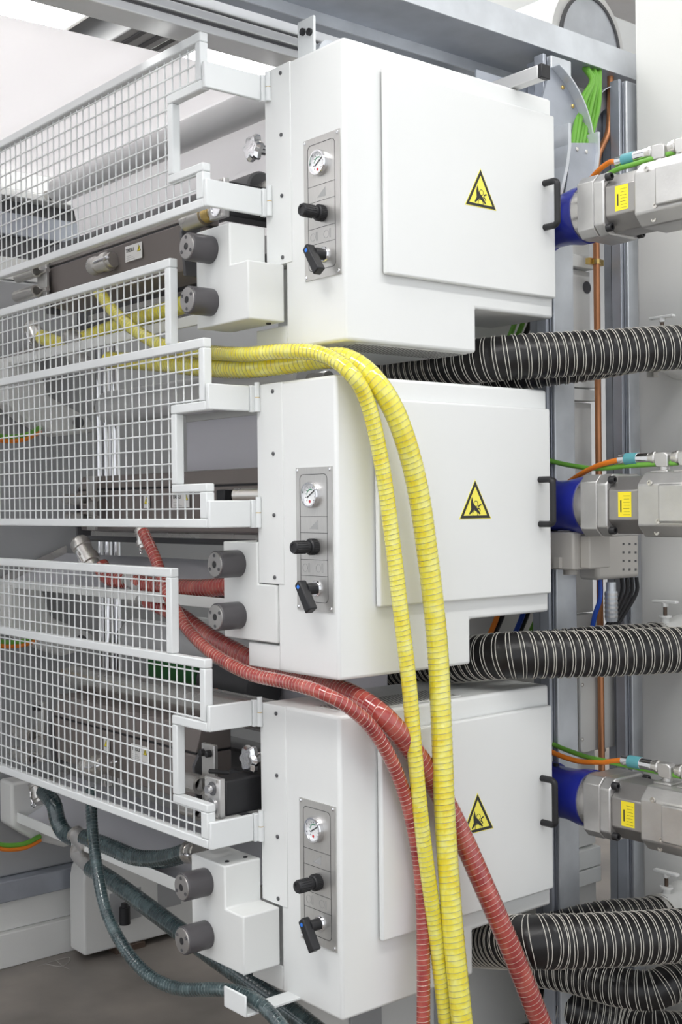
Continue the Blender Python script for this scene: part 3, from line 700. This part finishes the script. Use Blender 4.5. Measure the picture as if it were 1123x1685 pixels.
g2 = P(1020, 205, Y=.14); 
guide('cable_guide', g2.x, g2.z-.02, .075, .13, .165, .01, 40, 190, 'smaller galvanised cable guide arching over the copper pipe')
tag(MB().box(.64, c4+.05, .192, .198, 2.60, 2.80).build('backing_sheet', 'galvdark'), 'dull galvanised sheet behind the cable guides', 'metal sheet')
gb = 'green cables dropping from the overhead channel'
for k in range(6):
    top = P(962+k*5, 112, Y=.15-.010*(k % 2)); mid = P(956+k*5.8, 168+k*2, Y=.105-.010*(k % 2)); low = P(943+k*5.6, 238, Y=.07); end = P(940+k*5.5, 300, Y=.07)
    tag(MB().tube(curve([top, P(974+k*2.6, 134, Y=.12), mid, low, end], .012), .0075, 10).build('bundle_cable', 'green'), 'one of the bright green cables bundled above the motor', 'cable', gb)
ch = thing('cable_chute', 'galvanised chute holding the green cables behind the topmost cabinet', 'cable chute', (0, 0, 0))
p0 = P(936, 236, Y=.045); p1 = P(978, 236, Y=.045); zlo = p0.z-.2
pts = [(0, 0), (-.0, -.06), (-.012, -.12), (-.035, -.19), (-.06, -.25)]
for (xx, ww, nm) in ((p0.x-.018, .012, 'side_rail'), (p1.x, .008, 'side_rail')):
    b = MB()
    for (a, b_) in zip(pts, pts[1:]): b.prism([(xx+a[0], p0.z+.05+a[1]), (xx+a[0]+ww, p0.z+.05+a[1]), (xx+b_[0]+ww, p0.z+.05+b_[1]), (xx+b_[0], p0.z+.05+b_[1])], 'y', .03, .095)
    b.build(nm, 'galv', ch)
b = MB()
for (a, b_) in zip(pts, pts[1:]): b.prism([(p0.x+a[0]-.004, p0.z+a[1]), (p1.x+a[0], p1.z+a[1]), (p1.x+b_[0], p1.z+b_[1]), (p0.x+b_[0]-.004, p0.z+b_[1])], 'y', .040, .044)
b.build('front_plate', 'galvdark', ch)
for dx in (.03, .07): s = MB(); screw(s, (p0.x+dx, .040, p0.z-.012), (0, -1, 0), .006, .004); s.build('screw', 'steel', ch)
ar = thing('fan_housing', 'arched grey sheet metal housing with dark seal behind the overhead channel', 'fan housing', (P(972, 80, Y=.6).x, .6, P(972, 80, Y=.6).z))
def archpts(w, h, n=20): return [(-w, -.25)]+[(-w*math.cos(math.pi*k/n), h*math.sin(math.pi*k/n)) for k in range(n+1)]+[(w, -.25)]
MB().prism(archpts(.20, .22), 'y', .006, .5).build('shell', 'panelgrey', ar)
MB().ring(archpts(.165, .185), archpts(.155, .175), 'y', -.006, .0055).build('seal', 'darkgrey', ar)
MB().prism(archpts(.155, .175), 'y', .0, .0055).build('front_plate', 'galv', ar)
MB().lathe((.0, -.001, -.06), (0, -1, 0), [(0, .06), (.004, .06), (.004, .045)], 24).build('inlet', 'darkgrey', ar)
bx = thing('rooftop_duct', 'pale flat duct crossing behind the fan housing', 'duct', (1.6, 1.5, 3.7))
MB().box(0, 1.6, 0, .6, 0, .22).build('body', 'offwhite', bx, bevel=.01)
MB().box(.0, 1.6, -.012, -.001, .05, .06).build('seam', 'darkgrey', bx)

# ================================================================ inside the machine, seen through the guards
def sticker(parent, X, y0, y1, z0, z1, words):
    "white label on a face that looks to -x; y1 is the far (left) side"
    lb = MB().box(X-.0008, X, y0, y1, z0, z1).build('label_plate', 'paper', parent, smooth=False)
    h = z1-z0; w = y1-y0
    tr = lambda cy, cz, R: [(cy+R*math.cos(a), cz+R*math.sin(a)) for a in (math.pi/2, math.pi*7/6, math.pi*11/6)]
    cy, cz = (y0+w*.17, z1-h*.40) if words else (y0+w*.5, z0+h*.52)
    R = h*.27 if words else w*.46
    MB().prism(tr(cy, cz, R), 'x', X-.0013, X-.0008).build('warning_triangle', 'ink', lb, smooth=False)
    MB().prism(tr(cy, cz, R*.82), 'x', X-.0017, X-.0013).build('warning_fill', 'orange' if False else 'yellow', lb, smooth=False)
    MB().prism([(cy-R*.08, cz-R*.2), (cy+R*.08, cz-R*.2), (cy+R*.12, cz+R*.5), (cy-R*.12, cz+R*.5)], 'x', X-.0021, X-.0017).build('warning_mark', 'ink', lb, smooth=False)
    if words:
        text('lettering', 'TRESU', h*.34, (X-.0012, y1-w*.05, z1-h*.42), (0, -1, 0), (0, 0, 1), 'ink', lb)
        b = MB()
        for k in range(3): b.box(X-.0011, X-.0008, y0+w*(.42+.1*k), y1-w*.08, z0+h*(.10+.12*k), z0+h*(.125+.12*k))
        b.build('small_print', 'greyink', lb, smooth=False)

def chamber(i, X, zb, zs, zt, y0, y1, lab):
    t = thing('doctor_blade_chamber', lab, 'ink chamber', (0, 0, 0), 'taupe ink chambers along the rollers')
    MB().prism([(X, zs-.003), (X+.012, zb), (X+.12, zb-.01), (X+.12, zs-.003)], 'y', y0, y1).build('lower_body', 'taupe', t, bevel=.004)
    MB().box(X+.006, X+.12, y0+.004, y1-.004, zs-.0028, zs+.0028).build('seam', 'black', t)
    MB().prism([(X+.002, zs+.003), (X+.02, zt), (X+.12, zt), (X+.12, zs+.003)], 'y', y0, y1).build('upper_cover', 'taupe', t, bevel=.004)
    for ye, s_ in ((y0, -1), (y1, 1)):
        MB().prism([(X-.012, zs-.03), (X+.0, zb-.02), (X+.05, zb-.02), (X+.05, zs+.01), (X+.01, zs+.01)], 'y', ye+s_*.001, ye+s_*.013).build('end_plate', 'darkgrey', t, bevel=.002)
        for dz in (-.02, -.09): s = MB(); screw(s, (X+.008, ye+s_*.007, zs+dz-.02), (-1, 0, 0), .006, .006); s.build('screw', 'steel', t)
    sticker(t, X-.0005, .905, 1.0, zs-.062, zs-.016, True)
    sticker(t, X-.0005, 1.13, 1.165, zs-.062, zs-.022, False)
    return t
chamber(0, 0, 2.255, 2.383, 2.42, .69, 1.5, 'taupe ink chamber with white label just below the topmost guard')
chamber(1, .15, 1.53, 1.664, 1.71, .50, 1.6, 'taupe ink chamber with white label behind the middle guard')
chamber(2, 0, .79, .93, 1.0, .66, 1.5, 'dark taupe ink chamber with white label behind the lowest guard')

def along(name, X, z, r, y0, y1, mt, lab, cat='roller', shaft=.02, group=None):
    t = thing(name, lab, cat, (X, y0, z), group)
    MB().lathe((0, 0, 0), (0, 1, 0), [(0, r-.006), (.006, r), (y1-y0-.006, r), (y1-y0, r-.006)], 36).build('barrel', mt, t)
    for y, d in ((0, -.08), (y1-y0, .08)): MB().cyl((0, y, 0), (0, y+d, 0), shaft, 16).build('journal', 'steel', t)
    return t
along('idler_roller', .22, 2.735, .045, .50, 1.85, 'roller', 'pale idler roller under the white web behind the topmost guard')
along('printing_roller', .33, 1.957, .058, .55, 1.70, 'roller', 'pale grey roller behind the middle guard, below the yellow hoses')
along('printing_roller', .33, 1.165, .058, .55, 1.55, 'roller', 'pale grey roller behind the lowest guard, below the red hoses')
along('anilox_roller', .17, 2.47, .05, .55, 1.75, 'darkgrey', 'dark roller behind the topmost ink chamber')
along('anilox_roller', .11, 1.045, .045, .36, 1.55, 'steel', 'mirror-bright steel roller above the lowest ink chamber')
# web of film
wb = thing('film_web', 'wide white film web running overhead and down behind the topmost guard', 'film web', (0, .56, 0))
pr = [(-3.2, 2.70), (-1.5, 2.745), (.2, 2.784)]+[(.22+.046*math.sin(a), 2.735+.046*math.cos(a)) for a in (0, .4, .8, 1.2, 1.6)]+[(.30, 2.6), (.36, 2.45), (.38, 2.42)]
pr2 = [(x+.0008, z-.0012) for x, z in pr]
b = MB()
for k in range(len(pr)-1): b.prism([pr[k], pr[k+1], pr2[k+1], pr2[k]], 'y', 0, 1.29)
b.build('film', 'film', wb, ang=60)
b = MB().prism([(.05, 2.40), (.16, 2.40), (.36, 2.69), (.33, 2.70)], 'y', .02, 1.38)
for i, (za, zb, lab) in enumerate(((1.724, 1.885, 'flat pale film stretch seen through the middle guard opening'), (.985, 1.21, 'flat pale film stretch seen at the right of the lowest guard'))):
    t = thing('film_web', lab, 'film web', (.40, .32, za))
    MB().box(0, .0015, 0, .985, 0, zb-za).build('film', 'palesheet', t)
    MB().box(-.004, .006, 0, .985, zb-za+.001, zb-za+.03).build('edge_bar', 'panelgrey', t)
# drip trays
for i, (z, zt) in enumerate(((2.10, 2.13), (1.33, 1.36), (.52, .555))):
    t = thing('drip_tray', 'long steel drip tray under the %s ink chamber' % ['topmost', 'middle', 'lowest'][i], 'drip tray', (.02, .50, z), 'steel drip trays')
    MB().box(0, .006, 0, 1.44, 0, zt-z).build('front_lip', 'offwhite', t, bevel=.002)
    MB().prism([(.0065, 0), (.0065, .004), (.26, .11), (.26, .104)], 'y', 0, 1.44).build('pan', 'panpale', t)
    for y in (0, 1.434): MB().prism([(.0065, .005), (.26, .112), (.26, .14), (.0065, .036)], 'y', y, y+.006).build('end_wall', 'steel', t)
# far side frame
fs = thing('far_side_frame', 'grey machine side frame beyond the rollers', 'machine frame', (0, 1.95, 0))
MB().box(-1.6, 2.4, 0, .08, .30, 2.42).build('plate', 'machgrey', fs, bevel=.01)
MB().box(-1.6, 2.4, -.05, .1, .225, .2995).build('ledge', 'galvdark', fs, bevel=.004)
MB().box(-1.6, 2.4, -.03, .1, .12, .2245).build('plinth', 'panelgrey', fs, bevel=.003)
MB().box(-1.6, 2.4, -.06, .1, .0, .1195).build('skirting', 'panelgrey', fs, bevel=.003)
for (za, zb, mt, dy) in ((2.4205, 2.50, 'panelgrey', 0), (2.5005, 2.58, 'darkgrey', .02), (2.5805, 2.66, 'galvdark', 0), (2.6605, 2.71, 'darkgrey', .03), (2.7105, 2.735, 'offwhite', -.03)):
    MB().box(-1.6, 1.0, dy, .1, za, zb).build('top_rail', mt, fs, bevel=.003)
lw = thing('louvre_wall', 'white louvred wall far behind the topmost guard', 'wall panel', (-1.5, 3.2, 2.4))
for k in range(7): MB().prism([(0, k*.115), (.02, k*.115-.02), (.02, k*.115+.085), (0, k*.115+.085)], 'x', 0, 3.4).build('slat', 'offwhite', lw)
fb = thing('frame_foot', 'grey rounded machine foot block standing on the floor', 'machine foot', (.24, 1.76, .02))
out = [(0, 0), (.9, 0), (.9, .36), (.10, .36)]+[(.10-.10*math.sin(a), .26+.10*math.cos(a)) for a in (.4, .8, 1.2, 1.57)]
MB().prism(out, 'y', 0, .11).build('block', 'panelgrey', fb, bevel=.008, seg=3)
MB().box(.10, .23, -.002, -.0004, .09, .20).build('pocket', 'machgrey', fb, bevel=.001)
MB().cyl((.145, -.03, .09), (.145, -.03, .15), .02, 14).cyl((.145, -.03, .15), (.145, -.03, .165), .012, 12).build('anchor_bolt', 'black', fb)
MB().box(.30, .40, -.002, -.0004, .10, .27).build('slot', 'machgrey', fb, bevel=.001)
MB().box(.12, .24, -.01, .1, -.02, -.0005).build('levelling_pad', 'brownmetal', fb)
# vertical guide rods far side
for k, px in enumerate((163, 176, 190)):
    q = P(px, 750, Y=1.8); tag(MB().cyl((q.x, 1.8, .6), (q.x, 1.8, 2.3), .016 if k else .01, 16).build('guide_rod', 'chrome'), 'bright vertical guide rod on the far side frame', 'rod', 'guide rods on the far frame')
# far bearing brackets with cables
for i, z in enumerate((1.95, 1.17, .49)):
    t = thing('bearing_bracket', 'pale grey cast bearing bracket at the far left behind the %s guard' % ['middle', 'lowest', 'bottom of the lowest'][i], 'bracket', (0.02, 1.82, z), 'far bearing brackets')
    MB().prism([(-.02, .17), (.10, .17), (.14, .05), (.30, -.02), (.32, -.07), (.18, -.09), (.06, -.04), (-.02, .02)], 'y', 0, .1).build('casting', 'panelgrey', t, bevel=.01)
    MB().lathe((.25, -.001, -.04), (0, -1, 0), [(0, .02), (.01, .02)], 16).build('bore_cap', 'darkgrey', t)
    y = (720, 1058, 1392)[i]
    for nm, mt, dz in (('green', 'green', 0), ('orange', 'orange', 6)):
        tag(MB().tube(curve([Vector((-.42, 1.945, P(-30, y-60+dz, Y=1.8).z)), P(-30, y-12+dz, Y=1.8), P(0, y-2+dz, Y=1.8), P(25, y-1+dz, Y=1.8), P(45, y-5+dz, Y=1.8), P(66, y-16+dz, Y=1.81)], .015), .009, 8).build('far_cable', mt),
            '%s cable sagging at the far left, %s of three' % (nm, ['highest', 'middle', 'lowest'][i]), 'cable', 'far cables')

# end fittings per unit: bracket bars, roller stubs, actuators, hand knobs
def barstub(i, px0, px1, pya, pyb, X, lab, tubes, bolts=()):
    t = thing('stub_bracket', lab, 'bracket', (0, 0, 0), 'steel stub brackets')
    a, b_ = P(px0, (pya+pyb)/2, X=X), P(px1, (pya+pyb)/2, X=X); za = P(px0, pyb, X=X).z; zb = P(px0, pya, X=X).z
    MB().box(X, X+.012, b_.y, a.y, za, zb).build('bar', 'brushed', t, bevel=.002)
    for (x0, x1, py, r) in tubes:
        p, q = P(x0, py, X=X-.02), P(x1, py, X=X-.02)
        MB().lathe((X-.02, q.y, p.z), (0, 1, 0), [(0, r*.7), (.0, r), (p.y-q.y, r), (p.y-q.y, r*.8), (p.y-q.y-.03, r*.75)], 22, False).build('stub', 'steel', t)
        MB().cyl((X-.004, q.y, p.z), (X-.004, q.y-.05, p.z), r*.4, 14).build('pin', 'steel', t)
    for (px, py) in bolts: q = P(px, py, X=X); MB().lathe((X, q.y, q.z), (-1, 0, 0), [(0, .010), (.012, .010), (.014, .006)], 8).build('bolt', 'black', t)
    return t
barstub(0, 61, 76, 435, 500, -.02, 'steel bracket with two tube stubs at the left below the topmost guard', [(30, 60, 457, .018), (28, 60, 488, .019)])
barstub(1, 142, 155, 784, 872, .1, 'steel bracket with tube stubs behind the left of the middle guard', [(110, 140, 822, .020), (112, 140, 852, .018)])
barstub(2, 57, 71, 1152, 1240, -.02, 'steel bracket with tube stubs behind the left of the lowest guard', [(26, 54, 1202, .021), (24, 54, 1238, .021)], ((60, 1164), (68, 1165)))
barstub(2, 332, 353, 1222, 1330, -.02, 'steel bracket with two black bolts seen in the lowest guard opening', [(302, 331, 1283, .026), (305, 330, 1326, .026)], ((335, 1238), (346, 1240)))
tt = thing('steel_tube', 'open steel tube end seen in the middle guard opening', 'tube', tuple(P(388, 815, X=.08)))
MB().lathe((0, 0, 0), (.35, -1, 0), [(.02, .0155), (0, .0165), (0, .019), (.2, .019)], 22, False).build('tube', 'steel', tt)
MB().box(-.03, .0, .01, .05, -.016, .016).build('clamp_block', 'black', tt, bevel=.003)

def actuator(lab, x, y, z):
    t = thing('slide_actuator', lab, 'actuator', (x, y, z), 'black slide actuators')
    MB().box(.022, .30, 0, .062, 0, .088).build('body', 'black', t, bevel=.005)
    e = MB().box(.004, .0215, -.001, .066, -.004, .094).build('end_plate', 'alu', t, bevel=.003)
    MB().lathe((.0035, .03, .067), (-1, 0, 0), [(0, .017), (.001, .017)], 20).build('bore', 'darkgrey', e)
    MB().cyl((.003, .03, .067), (-.014, .03, .067), .010, 18).build('piston_rod', 'chrome', e)
    MB().lathe((.0035, .033, .022), (-1, 0, 0), [(0, .021), (.003, .021), (.003, .018), (.001, .017)], 24).build('round_cap', 'chrome', e)
    for y_, z_ in ((.008, .088), (.056, .088), (.008, .002), (.056, .045)): MB().lathe((.004, y_, z_), (-1, 0, 0), [(0, .0035), (.002, .0035)], 8).build('screw', 'steel', e)
    return t
q = P(366, 1345, Y=.345); actuator('black slide actuator with aluminium end plate in the lowest guard opening', q.x-.022, .33, q.z+.004)
q = P(372, 372, Y=.385); actuator('black slide actuator with aluminium end plate behind the topmost guard arm', q.x-.02, .37, q.z+.024)
def handknob(lab, c, X):
    t = thing('hand_knob', lab, 'hand knob', tuple(c), 'chrome star hand knobs'); n = 8
    b = MB(); V = []; F = []
    prof = [(0, .010), (.002, .024), (.010, .030), (.020, .029), (.026, .018)]
    m_ = 32
    for t_, r in prof:
        for k in range(m_): a = 2*math.pi*k/m_; rr = r*(1+.13*math.cos(n*.75*a)) if r > .02 else r; V.append((t_, rr*math.cos(a), rr*math.sin(a)))
    for i in range(len(prof)-1):
        for k in range(m_): l = (k+1) % m_; F.append((i*m_+k, i*m_+l, (i+1)*m_+l, (i+1)*m_+k))
    F += [tuple(range(m_)), tuple(range((len(prof)-1)*m_, len(prof)*m_))]
    b.add(V, F); b.build('star', 'chrome', t, ang=30)
    MB().lathe((.026, 0, 0), (1, 0, 0), [(0, .014), (.012, .012), (.02, .012)], 16).build('hub', 'chrome', t)
    MB().cyl((.046, 0, 0), (X, 0, 0), .009, 12).build('spindle_shaft', 'darkgrey', t)
    MB().box(.10, .15, .3035-c[1], .02, -.02, .02).build('shaft_bearing', 'darkgrey', t, bevel=.003); t.scale = (1.1, 1.1, 1.1)
handknob('chrome star hand knob left of the topmost cabinet', P(410, 242, Y=.40), .3)
handknob('chrome star hand knob above the black actuator of the lowest unit', P(404, 1250, Y=.36), .3)
lv = thing('clamp_lever', 'black clamping lever in the lowest guard opening', 'lever', tuple(P(345, 1269, X=-.04)))
MB().tube([Vector((0, 0, 0)), Vector((.02, -.04, 0)), Vector((.03, -.07, .002))], .006, 10).build('rod', 'black', lv)
MB().box(.015, .05, -.12, -.065, -.012, .016).build('hub', 'black', lv, bevel=.005)
ec = thing('roller_end', 'bronze and steel roller end under the topmost guard', 'roller end', tuple(P(315, 362, X=-.03)))
MB().lathe((0, .02, 0), (0, -1, 0), [(0, .022), (0, .028), (.09, .028), (.09, .020), (.16, .020), (.16, .022), (.2, .022)], 24, False).build('sleeve', 'steel', ec)
MB().lathe((0, -.075, 0), (0, -1, 0), [(0, .0225), (.03, .0225)], 24).build('bronze_ring', 'brass', ec)

# pipe fittings on the hoses
def fitting(lab, c, d, r, L):
    t = thing('hose_coupling', lab, 'coupling', tuple(c), 'steel hose couplings'); d = Vector(d).normalized()
    MB().lathe((0, 0, 0), d, [(0, r*.9), (L*.1, r*1.15), (L*.3, r*1.15), (L*.32, r), (L*.6, r), (L*.62, r*1.2), (L*.85, r*1.2), (L*.87, r*.95), (L, r*.95)], 20).build('barrel', 'steel', t)
    u = d.cross(Vector((0, 0, 1)) if abs(d.z) < .9 else Vector((1, 0, 0))).normalized(); w = d.cross(u)
    for s_ in (-1, 1):
        p = d*L*.45+u*s_*r*1.15; MB().tube([p, p+d*L*.3+u*s_*r*.25, p+d*L*.55+u*s_*r*.15], r*.16, 8).build('cam_arm', 'chrome', t)
        MB().lathe(p+d*L*.62+u*s_*r*.2-w*.002, w, [(0, r*.38), (.004, r*.38), (.004, r*.26), (0, r*.26)], 14, False).build('pull_ring', 'chrome', t)
    return t
fitting('steel cam coupling on the thin yellow hose under the topmost label', P(150, 440, X=-.035), (.02, -.09, .01), .024, .1)
fitting('steel cam coupling behind the upper left of the middle guard', P(50, 535, X=.06), (0, -.08, -.08), .026, .10)
fitting('steel cam coupling at the end of the thick red hose', P(128, 888, X=.03), (.02, -.08, -.10), .028, .11)
fitting('steel coupling at the top of the thin red hose', P(232, 868, X=-.055), (0, -.02, -.06), .017, .06)
fitting('steel coupling with ring pulls at the lower left corner of the lowest guard', P(58, 1285, X=.03), (0, -.06, -.08), .024, .08)
fitting('steel cam coupling behind the lowest guard above the thin green hose', P(138, 1262, X=-.07), (.02, -.09, .02), .026, .10)
fitting('steel coupling where the sagging green hose meets the lowest housing', P(309, 1402, X=.04), (0, -.1, .02), .028, .06)
def fork(lab, p, q, e):
    t = thing('pipe_fork', lab, 'pipe fitting', tuple(p), 'cast pipe forks'); p = Vector(p); q = Vector(q)-p; e = Vector(e)-p
    MB().tube(curve([Vector((0, .045, .015)), Vector((0, 0, 0)), Vector((0, -.05, -.015))], .01), .027, 18).build('through_pipe', 'alu', t)
    MB().tube(curve([Vector((0, .0, -.005)), q*.45+Vector((0, .028, -.01)), q*.8+Vector((0, .025, -.005)), q, e], .01), .024, 18).build('branch', 'alu', t)
    for a in (Vector((0, .04, .013)), Vector((0, -.045, -.013))): MB().lathe(a, (0, 1, .3), [(-.006, .030), (.006, .030)], 20).build('clamp_ring', 'steel', t)
    return t
fork('cast pipe fork joining the dark green hoses', P(135, 1385, X=.04), P(134, 1412, X=.035), P(152, 1430, X=.03))
fork('cast pipe fork joining the yellow hoses', P(128, 560, X=.05), P(128, 590, X=.04), P(150, 602, X=.03))
fork('cast pipe fork joining the red hoses behind the lowest guard', P(226, 962, X=.06), P(226, 985, X=.05), P(240, 985, X=.04))
# things glimpsed through the lowest guard
tag(MB().prism(rrect(.30, .42, 1.02, 1.10, .02), 'y', 1.12, 1.42).build('green_tray', 'darkgreen', bevel=.004), 'dark green tray glimpsed through the lowest guard', 'tray')
dm = thing('dark_motor', 'dark rounded motor glimpsed through the lowest guard', 'motor', (.33, .78, 1.06))
MB().lathe((0, 0, 0), (0, 1, 0), [(0, .05), (.01, .065), (.28, .065), (.29, .05)], 28).build('body', 'darkgrey', dm)
MB().box(-.05, .05, .02, .26, -.09, -.06).build('foot', 'black', dm)
tag(MB().tube(curve([P(232, 1190, X=.2), P(240, 1172, X=.22), P(258, 1162, X=.24), Vector((.285, .85, 1.075)), Vector((.31, .84, 1.08))], .01), .008, 8).build('motor_lead', 'orange'), 'orange lead beside the dark motor behind the lowest guard', 'cable')
# dark underside and crossbeams between the units
for i, (z0, z1) in enumerate(((2.14, 2.25), (1.375, 1.52), (.56, .78))):
    t = thing('roller_beam', 'dark crossbeam under the %s ink chamber' % ['topmost', 'middle', 'lowest'][i], 'beam', (.30, .48, z0+.11), 'dark crossbeams')
    MB().box(0, .12, 0, 1.4, 0, z1-z0-.02).build('beam', 'darkgrey', t, bevel=.008)
    MB().box(-.004, -.0005, .1, 1.3, .02, .04).build('scraper_strip', 'steel', t)
# hose bracket under the lowest cabinet
hb = thing('hose_bracket', 'white bent hose bracket under the lowest housing', 'bracket', (0, 0, 0))
q = P(368, 1632, X=-.2); e = P(404, 1672, X=-.2)
MB().box(-.2, -.194, e.y, q.y, e.z-.005, e.z+.045).build('front_plate', 'guardwhite', hb, bevel=.003)
MB().box(-.1935, .05, e.y, e.y+.05, e.z-.005, e.z+.001).build('shelf', 'guardwhite', hb, bevel=.001)
MB().box(.0, .006, e.y, e.y+.05, e.z+.0015, .418).build('hanger', 'guardwhite', hb, bevel=.001)
# machine base behind the hoses
mb = thing('machine_base', 'grey machine base standing on the floor under the lowest cabinet', 'machine base', (.12, .38, 0))
MB().box(0, .98, 0, .1, .0, .415).build('front', 'panelgrey', mb, bevel=.01)
for x in (.18, .5): MB().box(x, x+.11, -.012, -.0005, .1, .26).build('pocket', 'machgrey', mb, bevel=.002); MB().cyl((x+.05, -.03, .10), (x+.05, -.03, .14), .018, 12).build('anchor_bolt', 'black', mb)
# chalk mark
b = MB(); L_ = [P(62, 1590, Z=.001), P(90, 1581, Z=.001), P(113, 1575, Z=.001), P(114, 1582, Z=.001), P(100, 1590, Z=.001), P(75, 1586, Z=.001)]
b.tube(curve(L_, .01), .0015, 5); b.tube(curve([P(92, 1580, Z=.001), P(104, 1590, Z=.001), P(114, 1595, Z=.001)], .01), .0015, 5)
tag(b.build('chalk_mark', 'chalk'), 'faint chalk mark on the floor at the left', 'floor mark')
